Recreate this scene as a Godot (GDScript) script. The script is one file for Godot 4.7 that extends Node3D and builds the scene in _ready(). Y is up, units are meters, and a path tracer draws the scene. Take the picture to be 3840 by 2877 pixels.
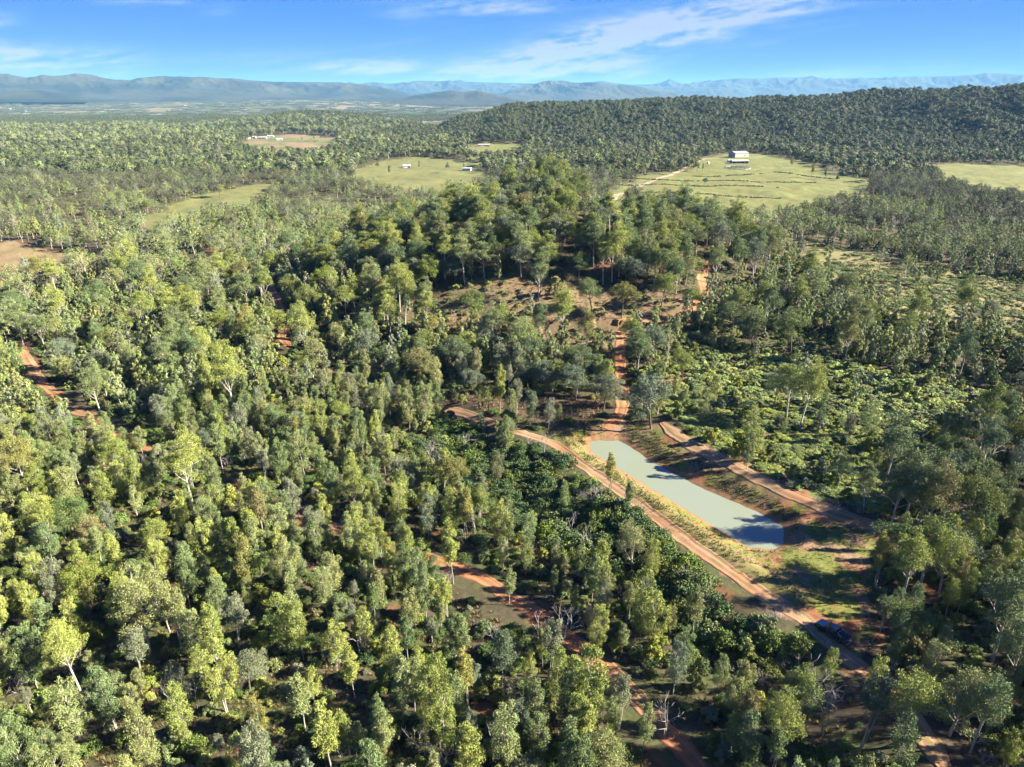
extends Node3D
# Aerial view over open eucalypt bush with a small farm dam, red dirt tracks and distant ranges.
# Units metres, y up, the camera looks towards -z; "d" below is the distance ahead (d = -z).

const EYE := 80.0                       # camera height above the dam
const PITCH := 22.2                     # degrees below level
const FPX := 2595.0                     # focal length in pixels of the 3840 px wide photograph
const SUN_ELEV := 28.5
const SUN_AZ := -3.0                    # degrees behind straight right

var rng := RandomNumberGenerator.new()
var noise_a := FastNoiseLite.new()      # broad
var noise_b := FastNoiseLite.new()      # fine
var noise_c := FastNoiseLite.new()      # ridged
var M := {}
var taken := {}

# ---------------------------------------------------------------- small helpers
func sm(a: float, b: float, x: float) -> float:
	return smoothstep(a, b, x)

func ray_dir(px: float, py: float) -> Vector3:
	var p := deg_to_rad(PITCH)
	var x := (px - 1920.0) / FPX
	var y := (py - 1438.5) / FPX
	return Vector3(x, -(y * cos(p) + sin(p)), -(cos(p) - y * sin(p)))

func on_plane(px: float, py: float, level := 0.0) -> Vector2:      # (x, d)
	var r := ray_dir(px, py)
	var t := (level - EYE) / r.y
	return Vector2(r.x * t, -r.z * t)

func on_ground(px: float, py: float) -> Vector2:                    # (x, d) where that line of sight meets the terrain
	var r := ray_dir(px, py)
	var t := 40.0
	var last := t
	while t < 30000.0:
		if EYE + r.y * t < height(r.x * t, -r.z * t):
			break
		last = t
		t *= 1.01
	var lo := last
	var hi := t
	for i in 14:
		var m := (lo + hi) * 0.5
		if EYE + r.y * m < height(r.x * m, -r.z * m):
			hi = m
		else:
			lo = m
	return Vector2(r.x * hi, -r.z * hi)

func ground_poly(a: Array) -> PackedVector2Array:
	var out := PackedVector2Array()
	for i in range(0, a.size(), 2):
		out.append(on_ground(a[i], a[i + 1]))
	return out

func plane_poly(a: Array, level := 0.0) -> PackedVector2Array:
	var out := PackedVector2Array()
	for i in range(0, a.size(), 2):
		out.append(on_plane(a[i], a[i + 1], level))
	return out

func seg_dist(p: Vector2, a: Vector2, b: Vector2) -> float:
	var ab := b - a
	var t := clampf((p - a).dot(ab) / maxf(ab.length_squared(), 1e-6), 0.0, 1.0)
	return p.distance_to(a + ab * t)

func line_dist(p: Vector2, l: PackedVector2Array) -> float:
	var best := 1e9
	for i in l.size() - 1:
		best = minf(best, seg_dist(p, l[i], l[i + 1]))
	return best

func pond_dist(p: Vector2) -> float:
	return poly_dist(p, pond) if pond_box.has_point(p) else 20.0

func poly_dist(p: Vector2, l: PackedVector2Array) -> float:          # negative inside
	var best := 1e9
	for i in l.size():
		best = minf(best, seg_dist(p, l[i], l[(i + 1) % l.size()]))
	return -best if Geometry2D.is_point_in_polygon(p, l) else best

func smooth_line(l: PackedVector2Array, step: float) -> PackedVector2Array:
	var c := Curve2D.new()
	for i in l.size():
		var a: Vector2 = l[maxi(i - 1, 0)]
		var b: Vector2 = l[mini(i + 1, l.size() - 1)]
		var t := (b - a) / 6.0
		c.add_point(l[i], -t, t)
	var out := PackedVector2Array()
	var n := maxi(2, int(c.get_baked_length() / step))
	for i in n + 1:
		out.append(c.sample_baked(c.get_baked_length() * i / n, true))
	return out

func ground_point(x: float, d: float, lift := 0.0) -> Vector3:
	return Vector3(x, height(x, d) + lift, -d)

func numbered(called: String) -> String:
	var n: int = taken.get(called, 0)
	taken[called] = n + 1
	return called if n == 0 else "%s_%03d" % [called, n]

func tag(o: Node, label: String, category: String, group := "", kind := "") -> void:
	if label: o.set_meta("label", label)
	if category: o.set_meta("category", category)
	if group: o.set_meta("group", group)
	if kind: o.set_meta("kind", kind)

func mesh_node(called: String, m: Mesh, mat: Material, parent: Node = null) -> MeshInstance3D:
	var o := MeshInstance3D.new()
	o.mesh = m
	if mat: o.material_override = mat
	if parent:
		o.name = called
		parent.add_child(o, true)
	else:
		o.name = numbered(called)
		add_child(o)
	return o

func base(called: String, at: Vector3, turn := 0.0) -> Node3D:
	var o := Node3D.new()
	o.name = numbered(called)
	add_child(o)
	o.position = at
	o.rotation.y = turn
	return o

# ---------------------------------------------------------------- triangle collector
class Geo:
	var v := PackedVector3Array()
	var c := PackedColorArray()
	var rng: RandomNumberGenerator
	var loose := 0.85
	var hang := false         # gum leaves hang with their flat sides upright

	func _init(r: RandomNumberGenerator) -> void:
		rng = r

	func tri(a: Vector3, b: Vector3, d: Vector3, col: Color) -> void:
		v.append(a); v.append(b); v.append(d)
		c.append(col); c.append(col); c.append(col)

	func quad(a: Vector3, b: Vector3, d: Vector3, e: Vector3, col: Color) -> void:
		tri(a, b, d, col)
		tri(a, d, e, col)

	func tube(a: Vector3, b: Vector3, ra: float, rb: float, sides: int, col: Color) -> void:
		var ax := (b - a).normalized()
		var s := ax.cross(Vector3(0.31, 0.17, 0.93) if absf(ax.y) > 0.9 else Vector3.UP).normalized()
		var t := ax.cross(s)
		for i in sides:
			var p := TAU * i / sides
			var q := TAU * (i + 1) / sides
			var u := s * cos(p) + t * sin(p)
			var w := s * cos(q) + t * sin(q)
			if rb > 0.001:
				quad(a + u * ra, b + u * rb, b + w * rb, a + w * ra, col)
			else:
				tri(a + u * ra, b, a + w * ra, col)

	func box(lo: Vector3, hi: Vector3, col: Color) -> void:
		hexa([Vector3(lo.x, lo.y, lo.z), Vector3(hi.x, lo.y, lo.z), Vector3(hi.x, lo.y, hi.z), Vector3(lo.x, lo.y, hi.z), Vector3(lo.x, hi.y, lo.z), Vector3(hi.x, hi.y, lo.z), Vector3(hi.x, hi.y, hi.z), Vector3(lo.x, hi.y, hi.z)], col)

	func hexa(p: Array, col: Color) -> void:      # bottom 0..3, top 4..7
		quad(p[0], p[1], p[2], p[3], col)
		quad(p[7], p[6], p[5], p[4], col)
		for i in 4:
			var j := (i + 1) % 4
			quad(p[i], p[i + 4], p[j + 4], p[j], col)

	func dir() -> Vector3:
		var z := rng.randf_range(-1, 1)
		var a := rng.randf() * TAU
		var r := sqrt(1 - z * z)
		return Vector3(r * cos(a), z, r * sin(a))

	func leaf(p: Vector3, n: Vector3, l: float, w: float, droop: float, col: Color) -> void:
		var t := (dir() + Vector3(0, -droop, 0)).slide(n).normalized()
		var s := n.cross(t) * w * 0.5
		v.append(p - t * l * 0.5 - s); v.append(p - t * l * 0.5 + s); v.append(p + t * l * 0.5)
		c.append(col); c.append(col); c.append(col)

	func clump(at: Vector3, r: Vector3, n: int, l: float, w: float, droop: float, col: Color, vary: float) -> void:
		for i in n:
			var u := dir()
			if u.y < -0.2 and rng.randf() < 0.45:
				u.y = -u.y
			var k := 0.25 + 0.75 * sqrt(rng.randf()) + maxf(0.0, rng.randfn(-0.05, 0.16))
			var w1 := dir()
			var nn := (u * 0.75 + Vector3(0, 0.25, 0) + w1 * loose).normalized()
			if hang: nn = (u * 0.45 + Vector3(0, 0.12, 0) + Vector3(w1.x, w1.y * 0.55, w1.z) * loose).normalized()
			var b := 1.0 + rng.randf_range(-vary, vary)
			var s := rng.randf_range(0.7, 1.35)
			leaf(at + u * r * k, nn, l * s, w * s, droop, Color(col.r * b * (1 + rng.randf_range(-0.06, 0.10)), col.g * b, col.b * b))

	func mesh() -> ArrayMesh:
		var m := ArrayMesh.new()
		add_to(m)
		return m

	func add_to(m: ArrayMesh) -> void:
		if v.is_empty():
			return
		var a := []
		a.resize(Mesh.ARRAY_MAX)
		a[Mesh.ARRAY_VERTEX] = v
		a[Mesh.ARRAY_COLOR] = c
		m.add_surface_from_arrays(Mesh.PRIMITIVE_TRIANGLES, a)

func tinted(c: Color, k: float) -> Color:
	return Color(c.r * k, c.g * k, c.b * k)

# ---------------------------------------------------------------- plants: each returns [trunk mesh, crown mesh] of its nominal size
func sway(p: Vector3, amount: float) -> Vector3:
	return p + Vector3(rng.randf_range(-amount, amount), 0, rng.randf_range(-amount, amount))

func make_young_gum(q: float, leafc: Color, wide: float, barkc: Color, base_at: float) -> Array:
	# slender young gum, 10 m: pale pole, leaf clumps in a tall pointed column
	var t := Geo.new(rng)
	var g := Geo.new(rng)
	g.hang = q > 0.5
	g.loose = 1.1 if q > 0.5 else (0.5 if q > 0.1 else 0.35)
	var H := 10.0
	var path := [Vector3.ZERO]
	var lean := Vector3(rng.randf_range(-0.05, 0.05), 0, rng.randf_range(-0.05, 0.05))
	for i in range(1, 7):
		path.append(Vector3(0, H * i / 6.3, 0) + lean * H * i / 6.0 + Vector3(rng.randf_range(-0.12, 0.12), 0, rng.randf_range(-0.12, 0.12)))
	var sides := 6 if q > 0.5 else 3
	for i in 6:
		t.tube(path[i], path[i + 1], 0.105 - 0.015 * i, 0.09 - 0.015 * i, sides, tinted(barkc, rng.randf_range(0.75, 1.15)))
	var n := int(round(34 * (0.5 + 0.5 * q))) if q > 0.1 else 9
	var s := 1.0 / sqrt(q)
	# a second thin stem on some
	if q > 0.5 and rng.randf() < 0.5:
		t.tube(Vector3(0.15, 0, 0.1), path[3] + Vector3(0.4, 0, 0.3), 0.08, 0.05, 4, tinted(barkc, 0.95))
	for i in n:
		var k := (i + rng.randf()) / n
		var y := lerpf(base_at, 1.0, k)
		var r := wide * 3.5 * pow(k + 0.05, 0.55) * pow(1.03 - k, 0.62)
		var az := i * 2.399 + rng.randf_range(-0.6, 0.6)
		var f := y * 6.3
		var fi := mini(int(f), 5)
		var on: Vector3 = path[fi].lerp(path[fi + 1], clampf(f - fi, 0, 1.05))
		var out := Vector3(cos(az), 0, sin(az)) * r * rng.randf_range(0.25, 1.1)
		var at := on + out + Vector3(0, rng.randf_range(-0.35, 0.35), 0)
		if q > 0.5:
			t.tube(on - Vector3(0, out.length() * 0.8, 0), at, 0.035, 0.012, 3, tinted(barkc, 0.85))
		var rr := rng.randf_range(0.5, 1.0) * (1.0 - 0.4 * k) * (0.6 + 0.4 * wide) * (1.0 if q > 0.1 else 1.7)
		g.clump(at, Vector3(rr, rr * 1.2, rr), int(240 * q * 34.0 / n * rr / 0.62), 0.205 * s, 0.08 * s, 1.1, tinted(leafc, rng.randf_range(0.85, 1.16)), 0.2)
	return [t, g]

func limb(t: Geo, g: Geo, from: Vector3, way: Vector3, length: float, r: float, depth: int, P: Dictionary) -> void:
	var p := from
	var steps := 3 if P.q > 0.5 else 2
	for i in steps:
		var nx := p + way * length / steps
		t.tube(p, nx, r * (1.0 - 0.28 * i / steps), r * (1.0 - 0.28 * (i + 1) / steps), 6 if r > 0.09 and P.q > 0.5 else 3, tinted(P.bark, rng.randf_range(0.75, 1.15)))
		p = nx
		way = (way + g.dir() * 0.16 + Vector3(0, P.lift, 0)).normalized()
	if depth == 0:
		for i in P.tips:
			var rr: float = P.tuft * rng.randf_range(0.7, 1.25)
			var at: Vector3 = p + g.dir() * P.tuft * 0.95 + Vector3(0, 0.25 * P.tuft, 0)
			if P.q > 0.5:
				t.tube(p, at, r * 0.4, 0.012, 3, tinted(P.bark, 0.85))
			g.clump(at, Vector3(rr, rr * 0.72, rr), int(P.leaves * P.q), P.l / sqrt(P.q), P.w / sqrt(P.q), P.droop, tinted(P.leaf, rng.randf_range(0.8, 1.22)), 0.22)
		return
	var n: int = P.forks
	var spin := rng.randf() * TAU
	for i in n:
		var az := spin + TAU * i / n + rng.randf_range(-0.4, 0.4)
		var side := way.cross(Vector3(cos(az), 0.2, sin(az))).normalized()
		var w: Vector3 = (way + side * rng.randf_range(P.open * 0.7, P.open * 1.3)).normalized()
		limb(t, g, p, w, length * rng.randf_range(0.58, 0.85), r * 0.64, depth - 1, P)

func make_tree(q: float, P0: Dictionary) -> Array:
	var P := P0.duplicate()
	P.q = q
	var t := Geo.new(rng)
	var g := Geo.new(rng)
	g.hang = q > 0.5
	g.loose = 1.1 if q > 0.5 else (0.5 if q > 0.1 else 0.35)
	var p := Vector3.ZERO
	var way := Vector3(rng.randf_range(-P.tilt, P.tilt), 1, rng.randf_range(-P.tilt, P.tilt)).normalized()
	for i in 4:
		var nx: Vector3 = p + way * P.bole / 4.0
		t.tube(p, nx, P.girth * (1.15 - 0.09 * i), P.girth * (1.06 - 0.09 * i), 8 if q > 0.5 else 4, tinted(P.bark, rng.randf_range(0.75, 1.15)))
		p = nx
		way = (way + g.dir() * 0.06).normalized()
	# the leader goes on up through the crown and carries tiers of limbs, shorter towards the top
	var tiers: int = P.tiers
	var r: float = P.girth * 0.74
	for k in tiers:
		var n: int = P.limbs - (1 if k == tiers - 1 else 0)
		var spin := rng.randf() * TAU
		var small := 1.0 - 0.24 * k
		for i in n:
			var az := spin + TAU * i / n + rng.randf_range(-0.45, 0.45)
			var w: Vector3 = (way + Vector3(cos(az), 0, sin(az)) * P.open * rng.randf_range(0.7, 1.4)).normalized()
			limb(t, g, p - way * rng.randf_range(0, 0.2) * P.bole, w, P.reach * small * rng.randf_range(0.7, 1.1), r * 0.6, P.depth, P)
		var nx: Vector3 = p + way * P.rise
		t.tube(p, nx, r, r * 0.72, 6 if q > 0.5 else 3, tinted(P.bark, rng.randf_range(0.75, 1.15)))
		p = nx
		r *= 0.72
		way = (way + g.dir() * 0.16 + Vector3(0, 0.1, 0)).normalized()
	limb(t, g, p, way, P.reach * 0.4, r * 0.9, 0, P)
	return [t, g]

func make_far(leafc: Color, barkc: Color, H: float, lumps: int) -> Array:
	# a crown seen from afar: a few rounded masses of leaves on a short stem
	var t := Geo.new(rng)
	var g := Geo.new(rng)
	g.loose = 0.6
	t.tube(Vector3.ZERO, Vector3(0, H * 0.62, 0), 0.22, 0.12, 3, barkc)
	for i in lumps:
		var az := TAU * i / lumps + rng.randf_range(-0.5, 0.5)
		var at := Vector3(cos(az) * H * 0.17, H * rng.randf_range(0.56, 0.78), sin(az) * H * 0.17) if i else Vector3(0, H * 0.78, 0)
		var rr := H * rng.randf_range(0.15, 0.23)
		g.clump(at, Vector3(rr, rr * 0.95, rr), 70, H * 0.078, H * 0.055, 0.1, tinted(leafc, rng.randf_range(0.88, 1.12)), 0.14)
	return [t, g]

func make_shrub(q: float, leafc: Color, rad: float, high: float, n: int, ls: float) -> Array:
	var t := Geo.new(rng)
	var g := Geo.new(rng)
	g.loose = 1.2 if q > 0.5 else 0.8
	var s := 1.0 / sqrt(q)
	for i in n:
		var az := i * 2.399 + rng.randf_range(-0.4, 0.4)
		var k := sqrt((i + 0.5) / n)
		var at := Vector3(cos(az) * rad * k, high * (0.85 - 0.5 * k * k) * rng.randf_range(0.6, 1.1), sin(az) * rad * k)
		if q > 0.3 and i % 2 == 0:
			t.tube(Vector3(at.x * 0.1, 0, at.z * 0.1), at, 0.04, 0.012, 3, Color(0.20, 0.16, 0.12))
		var rr := rad * rng.randf_range(0.26, 0.46)
		g.clump(at, Vector3(rr, minf(rr * 0.85, at.y + 0.05), rr), int(210 * q), ls * s, ls * 0.62 * s, 0.15, tinted(leafc, rng.randf_range(0.78, 1.22)), 0.25)
	if t.v.is_empty():
		t.tube(Vector3.ZERO, Vector3(0, high * 0.5, 0), 0.05, 0.02, 3, Color(0.20, 0.16, 0.12))
	return [t, g]

func twig(t: Geo, from: Vector3, way: Vector3, length: float, r: float, depth: int, barkc: Color) -> void:
	var p := from + way * length
	t.tube(from, p, r, r * 0.7, 4 if depth > 2 else 3, tinted(barkc, rng.randf_range(0.8, 1.2)))
	if depth == 0:
		return
	for i in (3 if rng.randf() < 0.55 else 2):
		twig(t, p, (way + t.dir() * 0.75 + Vector3(0, 0.12, 0)).normalized(), length * rng.randf_range(0.55, 0.9), r * 0.66, depth - 1, barkc)

func make_dead(high: float, stems: int, depth: int, r: float) -> Geo:
	var t := Geo.new(rng)
	var barkc := Color(0.22, 0.205, 0.195)
	for i in stems:
		var az := TAU * i / stems + rng.randf()
		var w := Vector3(cos(az) * (0.55 if stems > 1 else 0.08), 1, sin(az) * (0.55 if stems > 1 else 0.08)).normalized()
		twig(t, Vector3.ZERO, w, high * (0.34 if stems > 1 else 0.4), r, depth, barkc)
	return t

func both(pair: Array) -> ArrayMesh:
	var m := ArrayMesh.new()
	pair[0].add_to(m)
	pair[1].add_to(m)
	m.surface_set_material(0, M.bark)
	m.surface_set_material(1, M.leaf)
	return m

# ---------------------------------------------------------------- terrain
const KNOLL := Vector2(14, 318)
var pond := PackedVector2Array()
var bank_line := PackedVector2Array()
var wall_line := PackedVector2Array()
var pond_mid := Vector2(40, 136)
const WATER := -1.1
var crest_x := [-900.0, -420.0, -214.0, -114.0, 21.0, 342.0, 700.0, 1003.0, 1165.0, 1900.0, 3600.0]
var crest_h := [0.0, 0.0, 2.0, 30.0, 58.0, 66.0, 71.0, 86.0, 97.0, 122.0, 140.0]
var crest_d := [1900.0, 1900.0, 1900.0, 1900.0, 2000.0, 2000.0, 2000.0, 1900.0, 1750.0, 1700.0, 1700.0]
var foot_d := [1500.0, 1500.0, 1500.0, 1420.0, 1330.0, 1200.0, 1120.0, 1010.0, 980.0, 900.0, 900.0]

func along(xs: Array, ys: Array, x: float) -> float:
	if x <= xs[0]: return ys[0]
	for i in xs.size() - 1:
		if x < xs[i + 1]:
			return lerpf(ys[i], ys[i + 1], sm(0, 1, (x - xs[i]) / (xs[i + 1] - xs[i])))
	return ys[-1]

func ridge_share(x: float, d: float) -> float:      # 0 at the foot of the big wooded ridge, 1 on its crest
	var f := along(crest_x, foot_d, x) + noise_a.get_noise_2d(x * 0.6, 700.0) * 120.0
	var c := along(crest_x, crest_d, x)
	if d < f or x < -330.0: return 0.0
	if d < c: return sm(0, 1, (d - f) / (c - f))
	return 1.0 - 0.75 * sm(0, 1, (d - c) / 1600.0)

func height(x: float, d: float) -> float:
	var p := Vector2(x, d)
	var calm := sm(45, 130, p.distance_to(pond_mid))
	var h := noise_a.get_noise_2d(x * 1.6, d * 1.6) * 3.2 * calm * (1.0 - 0.6 * sm(500, 900, d))
	# the knoll
	var kx := (x - KNOLL.x) / (62.0 if x > KNOLL.x else 64.0)
	var kd := (d - KNOLL.y) / (52.0 if d < KNOLL.y else 95.0)
	h += 35.0 * exp(-0.5 * (kx * kx + kd * kd))
	# the low shoulder that runs from the knoll down to the right
	h += 4.0 * exp(-0.5 * (pow((x - 110.0) / 70.0, 2) + pow((d - 300.0) / 60.0, 2)))
	if d > 600.0:
		h += noise_a.get_noise_2d(x * 0.22 + 300.0, d * 0.22) * 9.0 * sm(900, 2200, d) * (1.0 - sm(5000, 9000, d))
		if x > -900.0 and d < 6000.0:
			var s := ridge_share(x, d)
			if s > 0.0:
				var spur := noise_c.get_noise_2d(x * 0.5, d * 0.28)
				h += along(crest_x, crest_h, x) * s * (1.0 + 0.6 * (spur - 0.25) * (1.0 - s * s * 0.8)) + noise_a.get_noise_2d(x * 0.7, 40.0) * 7.0 * s
		var lx := (x + 714.0) / (130.0 if x < -714.0 else 230.0)
		h += 36.0 * exp(-0.5 * (lx * lx + pow((d - 2600.0) / 260.0, 2)))
		if d > 4000.0:
			var rise := 95.0 if x < -2500.0 else lerpf(95.0, 45.0, sm(-2500, -500, x))
			h += rise * sm(4200, 10500, d) + noise_a.get_noise_2d(x * 0.06, d * 0.06) * 30.0 * sm(4500, 8000, d)
	# the dam: basin, wall and banks
	if pond.size() and p.distance_to(pond_mid) < 95.0:
		var side := wall_side(p)
		if side > 0.0:
			h -= 3.2 * sm(8.5, 22.0, side) * (1.0 - sm(60, 92, p.distance_to(pond_mid)))
		var b := line_dist(p, bank_line)
		if b < 18.0: h += 1.5 * exp(-b * b / 30.0)
		var w := line_dist(p, wall_line)
		h += 0.7 * exp(-w * w / 5.0)
		var e := pond_dist(p)
		h = minf(h, WATER + 0.34 * e + 0.05)
	return h

func wall_side(p: Vector2) -> float:                  # metres outside the dam wall, on the camera's side
	var a: Vector2 = wall_line[0]
	var b: Vector2 = wall_line[wall_line.size() - 1]
	var n := (b - a).orthogonal().normalized()
	if n.dot(Vector2(-20, 80) - a) < 0: n = -n
	return n.dot(p - a)

# ---------------------------------------------------------------- places, traced as lines of sight onto the ground
var Z := {}
var ZR := {}
var pond_box := Rect2()
var tracks := []
var track_mask := PackedByteArray()
const MX0 := -320.0
const MD0 := 40.0
const MW := 640
const MH := 460

func lay_out() -> void:
	pond = smooth_pond([2210, 1653, 2319, 1651, 2370, 1678, 2434, 1724, 2536, 1778, 2651, 1839, 2753, 1880, 2841, 1920, 2938, 1972, 2944, 2042, 2908, 2061, 2812, 2055, 2766, 2029, 2712, 1998, 2610, 1934, 2509, 1876, 2407, 1812, 2305, 1751, 2214, 1697])
	pond_box = box_of(pond).grow(9.0)
	bank_line = smooth_line(plane_poly([2480, 1585, 2580, 1660, 2720, 1730, 2830, 1790, 2960, 1850, 3080, 1900, 3200, 1950, 3420, 2020]), 6.0)
	wall_line = smooth_line(plane_poly([2140, 1655, 2200, 1715, 2330, 1805, 2450, 1895, 2600, 2000, 2730, 2085, 2860, 2165, 2980, 2235]), 6.0)
	pond_mid = Vector2.ZERO
	for p in pond: pond_mid += p / pond.size()
	tracks = [
		{"px": [1230, 1388, 1330, 1425, 1480, 1480, 1590, 1515, 1720, 1545, 1830, 1585, 1960, 1625, 2080, 1668, 2150, 1722, 2280, 1812, 2420, 1912, 2560, 2020, 2700, 2120, 2850, 2222, 2980, 2300, 3070, 2365, 3150, 2440, 3250, 2520, 3350, 2610, 3440, 2720, 3510, 2830, 3580, 2950], "w": 3.3, "n": "main"},
		{"px": [880, 1800, 1000, 1868, 1080, 1902, 1180, 1950, 1260, 1978, 1400, 2022, 1550, 2078, 1700, 2125, 1840, 2188, 1910, 2245, 1990, 2285, 2060, 2335, 2130, 2390, 2200, 2450, 2290, 2520, 2360, 2590, 2440, 2680, 2510, 2760, 2580, 2830, 2680, 2950], "w": 3.4, "n": "low"},
		{"px": [2250, 1610, 2320, 1560, 2335, 1480, 2325, 1400, 2325, 1330, 2330, 1270, 2318, 1232, 2400, 1205, 2500, 1190, 2580, 1170, 2640, 1100, 2630, 1040, 2660, 980], "w": 3.8, "n": "hill"},
		{"px": [2480, 1585, 2580, 1660, 2720, 1730, 2830, 1790, 2960, 1850, 3080, 1900, 3200, 1950, 3420, 2020], "w": 4.0, "n": "bank"},
		{"px": [60, 1290, 100, 1345, 150, 1425, 240, 1512, 340, 1562, 440, 1622, 560, 1690], "w": 3.6, "n": "west"},
		{"px": [1010, 1060, 1040, 1130, 1060, 1210, 1055, 1260, 1085, 1310], "w": 3.4, "n": "north"},
		{"px": [2215, 800, 2300, 742, 2350, 722, 2420, 690, 2500, 660, 2560, 634, 2620, 604, 2665, 594, 2745, 603], "w": 6.0, "n": "gravel"},
	]
	track_mask.resize(MW * MH)
	for t in tracks:
		t.line = smooth_line(ground_poly(t.px), 1.0 if t.n != "gravel" else 8.0)
		for p in t.line:
			stamp(p, t.w * 0.5 + 1.5)
			if t.n in ["low", "main"] and p.y < 108.0 and (t.n == "main" or p.x > -12.0):
				stamp(p + Vector2(-p.x, -p.y).normalized() * 3.5, t.w * 0.5 + 1.2)      # open verge
	Z.dam = ground_poly([2060, 1610, 2240, 1560, 2480, 1590, 2760, 1720, 3080, 1880, 3400, 2010, 3300, 2080, 3270, 2200, 3290, 2340, 3230, 2480, 3090, 2430, 2960, 2320, 2780, 2200, 2560, 2050, 2330, 1870, 2090, 1690])
	Z.uteyard = ground_poly([2960, 2330, 3270, 2290, 3300, 2480, 3270, 2770, 3080, 2780, 2960, 2520])
	Z.spill = ground_poly([2800, 2080, 2940, 2060, 3000, 1980, 3180, 1990, 3330, 2030, 3260, 2120, 3250, 2300, 3130, 2330, 2990, 2240])
	Z.scrub = ground_poly([1650, 1590, 1830, 1630, 2060, 1700, 2260, 1850, 2500, 2050, 2780, 2240, 2960, 2360, 3050, 2440, 2980, 2520, 2700, 2450, 2450, 2330, 2180, 2170, 1950, 1980, 1700, 1850, 1480, 1750])
	Z.limeslope = ground_poly([2470, 1330, 2620, 1300, 2800, 1330, 3050, 1350, 3400, 1400, 3700, 1480, 3750, 1560, 3560, 1660, 3420, 1800, 3330, 1930, 3080, 1880, 2830, 1760, 2720, 1700, 2520, 1570, 2430, 1440])
	Z.clearing = ground_poly([1480, 1150, 1700, 1080, 1900, 1040, 2150, 1060, 2330, 1090, 2560, 1120, 2620, 1190, 2400, 1260, 2260, 1330, 2080, 1290, 1800, 1250, 1560, 1230])
	Z.creekbed = ground_poly([1660, 1500, 1830, 1530, 2050, 1590, 2230, 1570, 2280, 1500, 2050, 1490, 1850, 1470])
	Z.flats = ground_poly([2900, 905, 3050, 915, 3300, 950, 3500, 1005, 3840, 1060, 4050, 1100, 4050, 1290, 3700, 1240, 3450, 1220, 3250, 1150, 3050, 1060])
	Z.shed_paddock = ground_poly([2200, 830, 2290, 720, 2400, 662, 2480, 650, 2600, 636, 2630, 596, 2720, 576, 2900, 578, 3010, 606, 3120, 650, 3260, 678, 3260, 730, 3120, 780, 2960, 830, 2700, 840, 2400, 840])
	Z.right_paddock = ground_poly([3440, 622, 3600, 612, 3860, 622, 4000, 640, 4000, 765, 3840, 760, 3720, 735, 3560, 700])
	Z.mid_paddock = ground_poly([1320, 640, 1420, 606, 1560, 586, 1660, 596, 1800, 610, 1830, 690, 1760, 745, 1600, 755, 1460, 725, 1330, 700])
	Z.small_paddock = ground_poly([1745, 556, 1790, 536, 1900, 538, 1990, 541, 1920, 590, 1770, 600])
	Z.left_paddock = ground_poly([500, 830, 640, 772, 720, 735, 860, 712, 960, 690, 1060, 695, 1000, 770, 900, 805, 740, 840, 600, 865])
	Z.dry_paddock = ground_poly([-60, 905, 120, 925, 250, 945, 430, 950, 410, 1030, 200, 1060, 0, 1100, -60, 1100])
	Z.far_paddock = ground_poly([880, 545, 960, 518, 1040, 506, 1200, 506, 1280, 516, 1260, 570, 1150, 585, 950, 575])

	for k in Z:
		ZR[k] = box_of(Z[k])

func box_of(l: PackedVector2Array) -> Rect2:
	var r := Rect2(l[0], Vector2.ZERO)
	for p in l: r = r.expand(p)
	return r

func smooth_pond(a: Array) -> PackedVector2Array:
	var raw := plane_poly(a, WATER)
	var out := PackedVector2Array()
	for i in raw.size():
		var pa := raw[i]
		var pb := raw[(i + 1) % raw.size()]
		var n := maxi(1, int(pa.distance_to(pb) / 1.4))
		for k in n:
			var p := pa.lerp(pb, float(k) / n)
			out.append(p + Vector2(noise_b.get_noise_2d(p.x * 9, p.y * 9), noise_b.get_noise_2d(p.y * 9, p.x * 9 + 40)) * 0.45)
	return out

func stamp(p: Vector2, r: float) -> void:
	for j in range(int(p.y - r - MD0), int(p.y + r - MD0) + 2):
		if j < 0 or j >= MH: continue
		for i in range(int(p.x - r - MX0), int(p.x + r - MX0) + 2):
			if i < 0 or i >= MW: continue
			if Vector2(i + MX0, j + MD0).distance_to(p) <= r:
				track_mask[j * MW + i] = 1

func on_track(x: float, d: float) -> bool:
	var i := int(round(x - MX0))
	var j := int(round(d - MD0))
	return i >= 0 and j >= 0 and i < MW and j < MH and track_mask[j * MW + i] == 1

func inside(zone: String, p: Vector2) -> bool:
	return ZR[zone].has_point(p) and Geometry2D.is_point_in_polygon(p, Z[zone])

func in_paddock(p: Vector2) -> bool:
	for k in ["shed_paddock", "right_paddock", "mid_paddock", "small_paddock", "left_paddock", "dry_paddock", "far_paddock"]:
		if inside(k, p): return true
	return false

# ---------------------------------------------------------------- ground colours (what lies there: soil, litter, grass)
const LITTER := Color(0.072, 0.057, 0.039)
const REDSOIL := Color(0.215, 0.088, 0.042)
const PALESOIL := Color(0.245, 0.165, 0.100)
const GREENGRASS := Color(0.13, 0.17, 0.035)
const STRAW := Color(0.22, 0.17, 0.082)
const PASTURE := Color(0.115, 0.148, 0.042)

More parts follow.
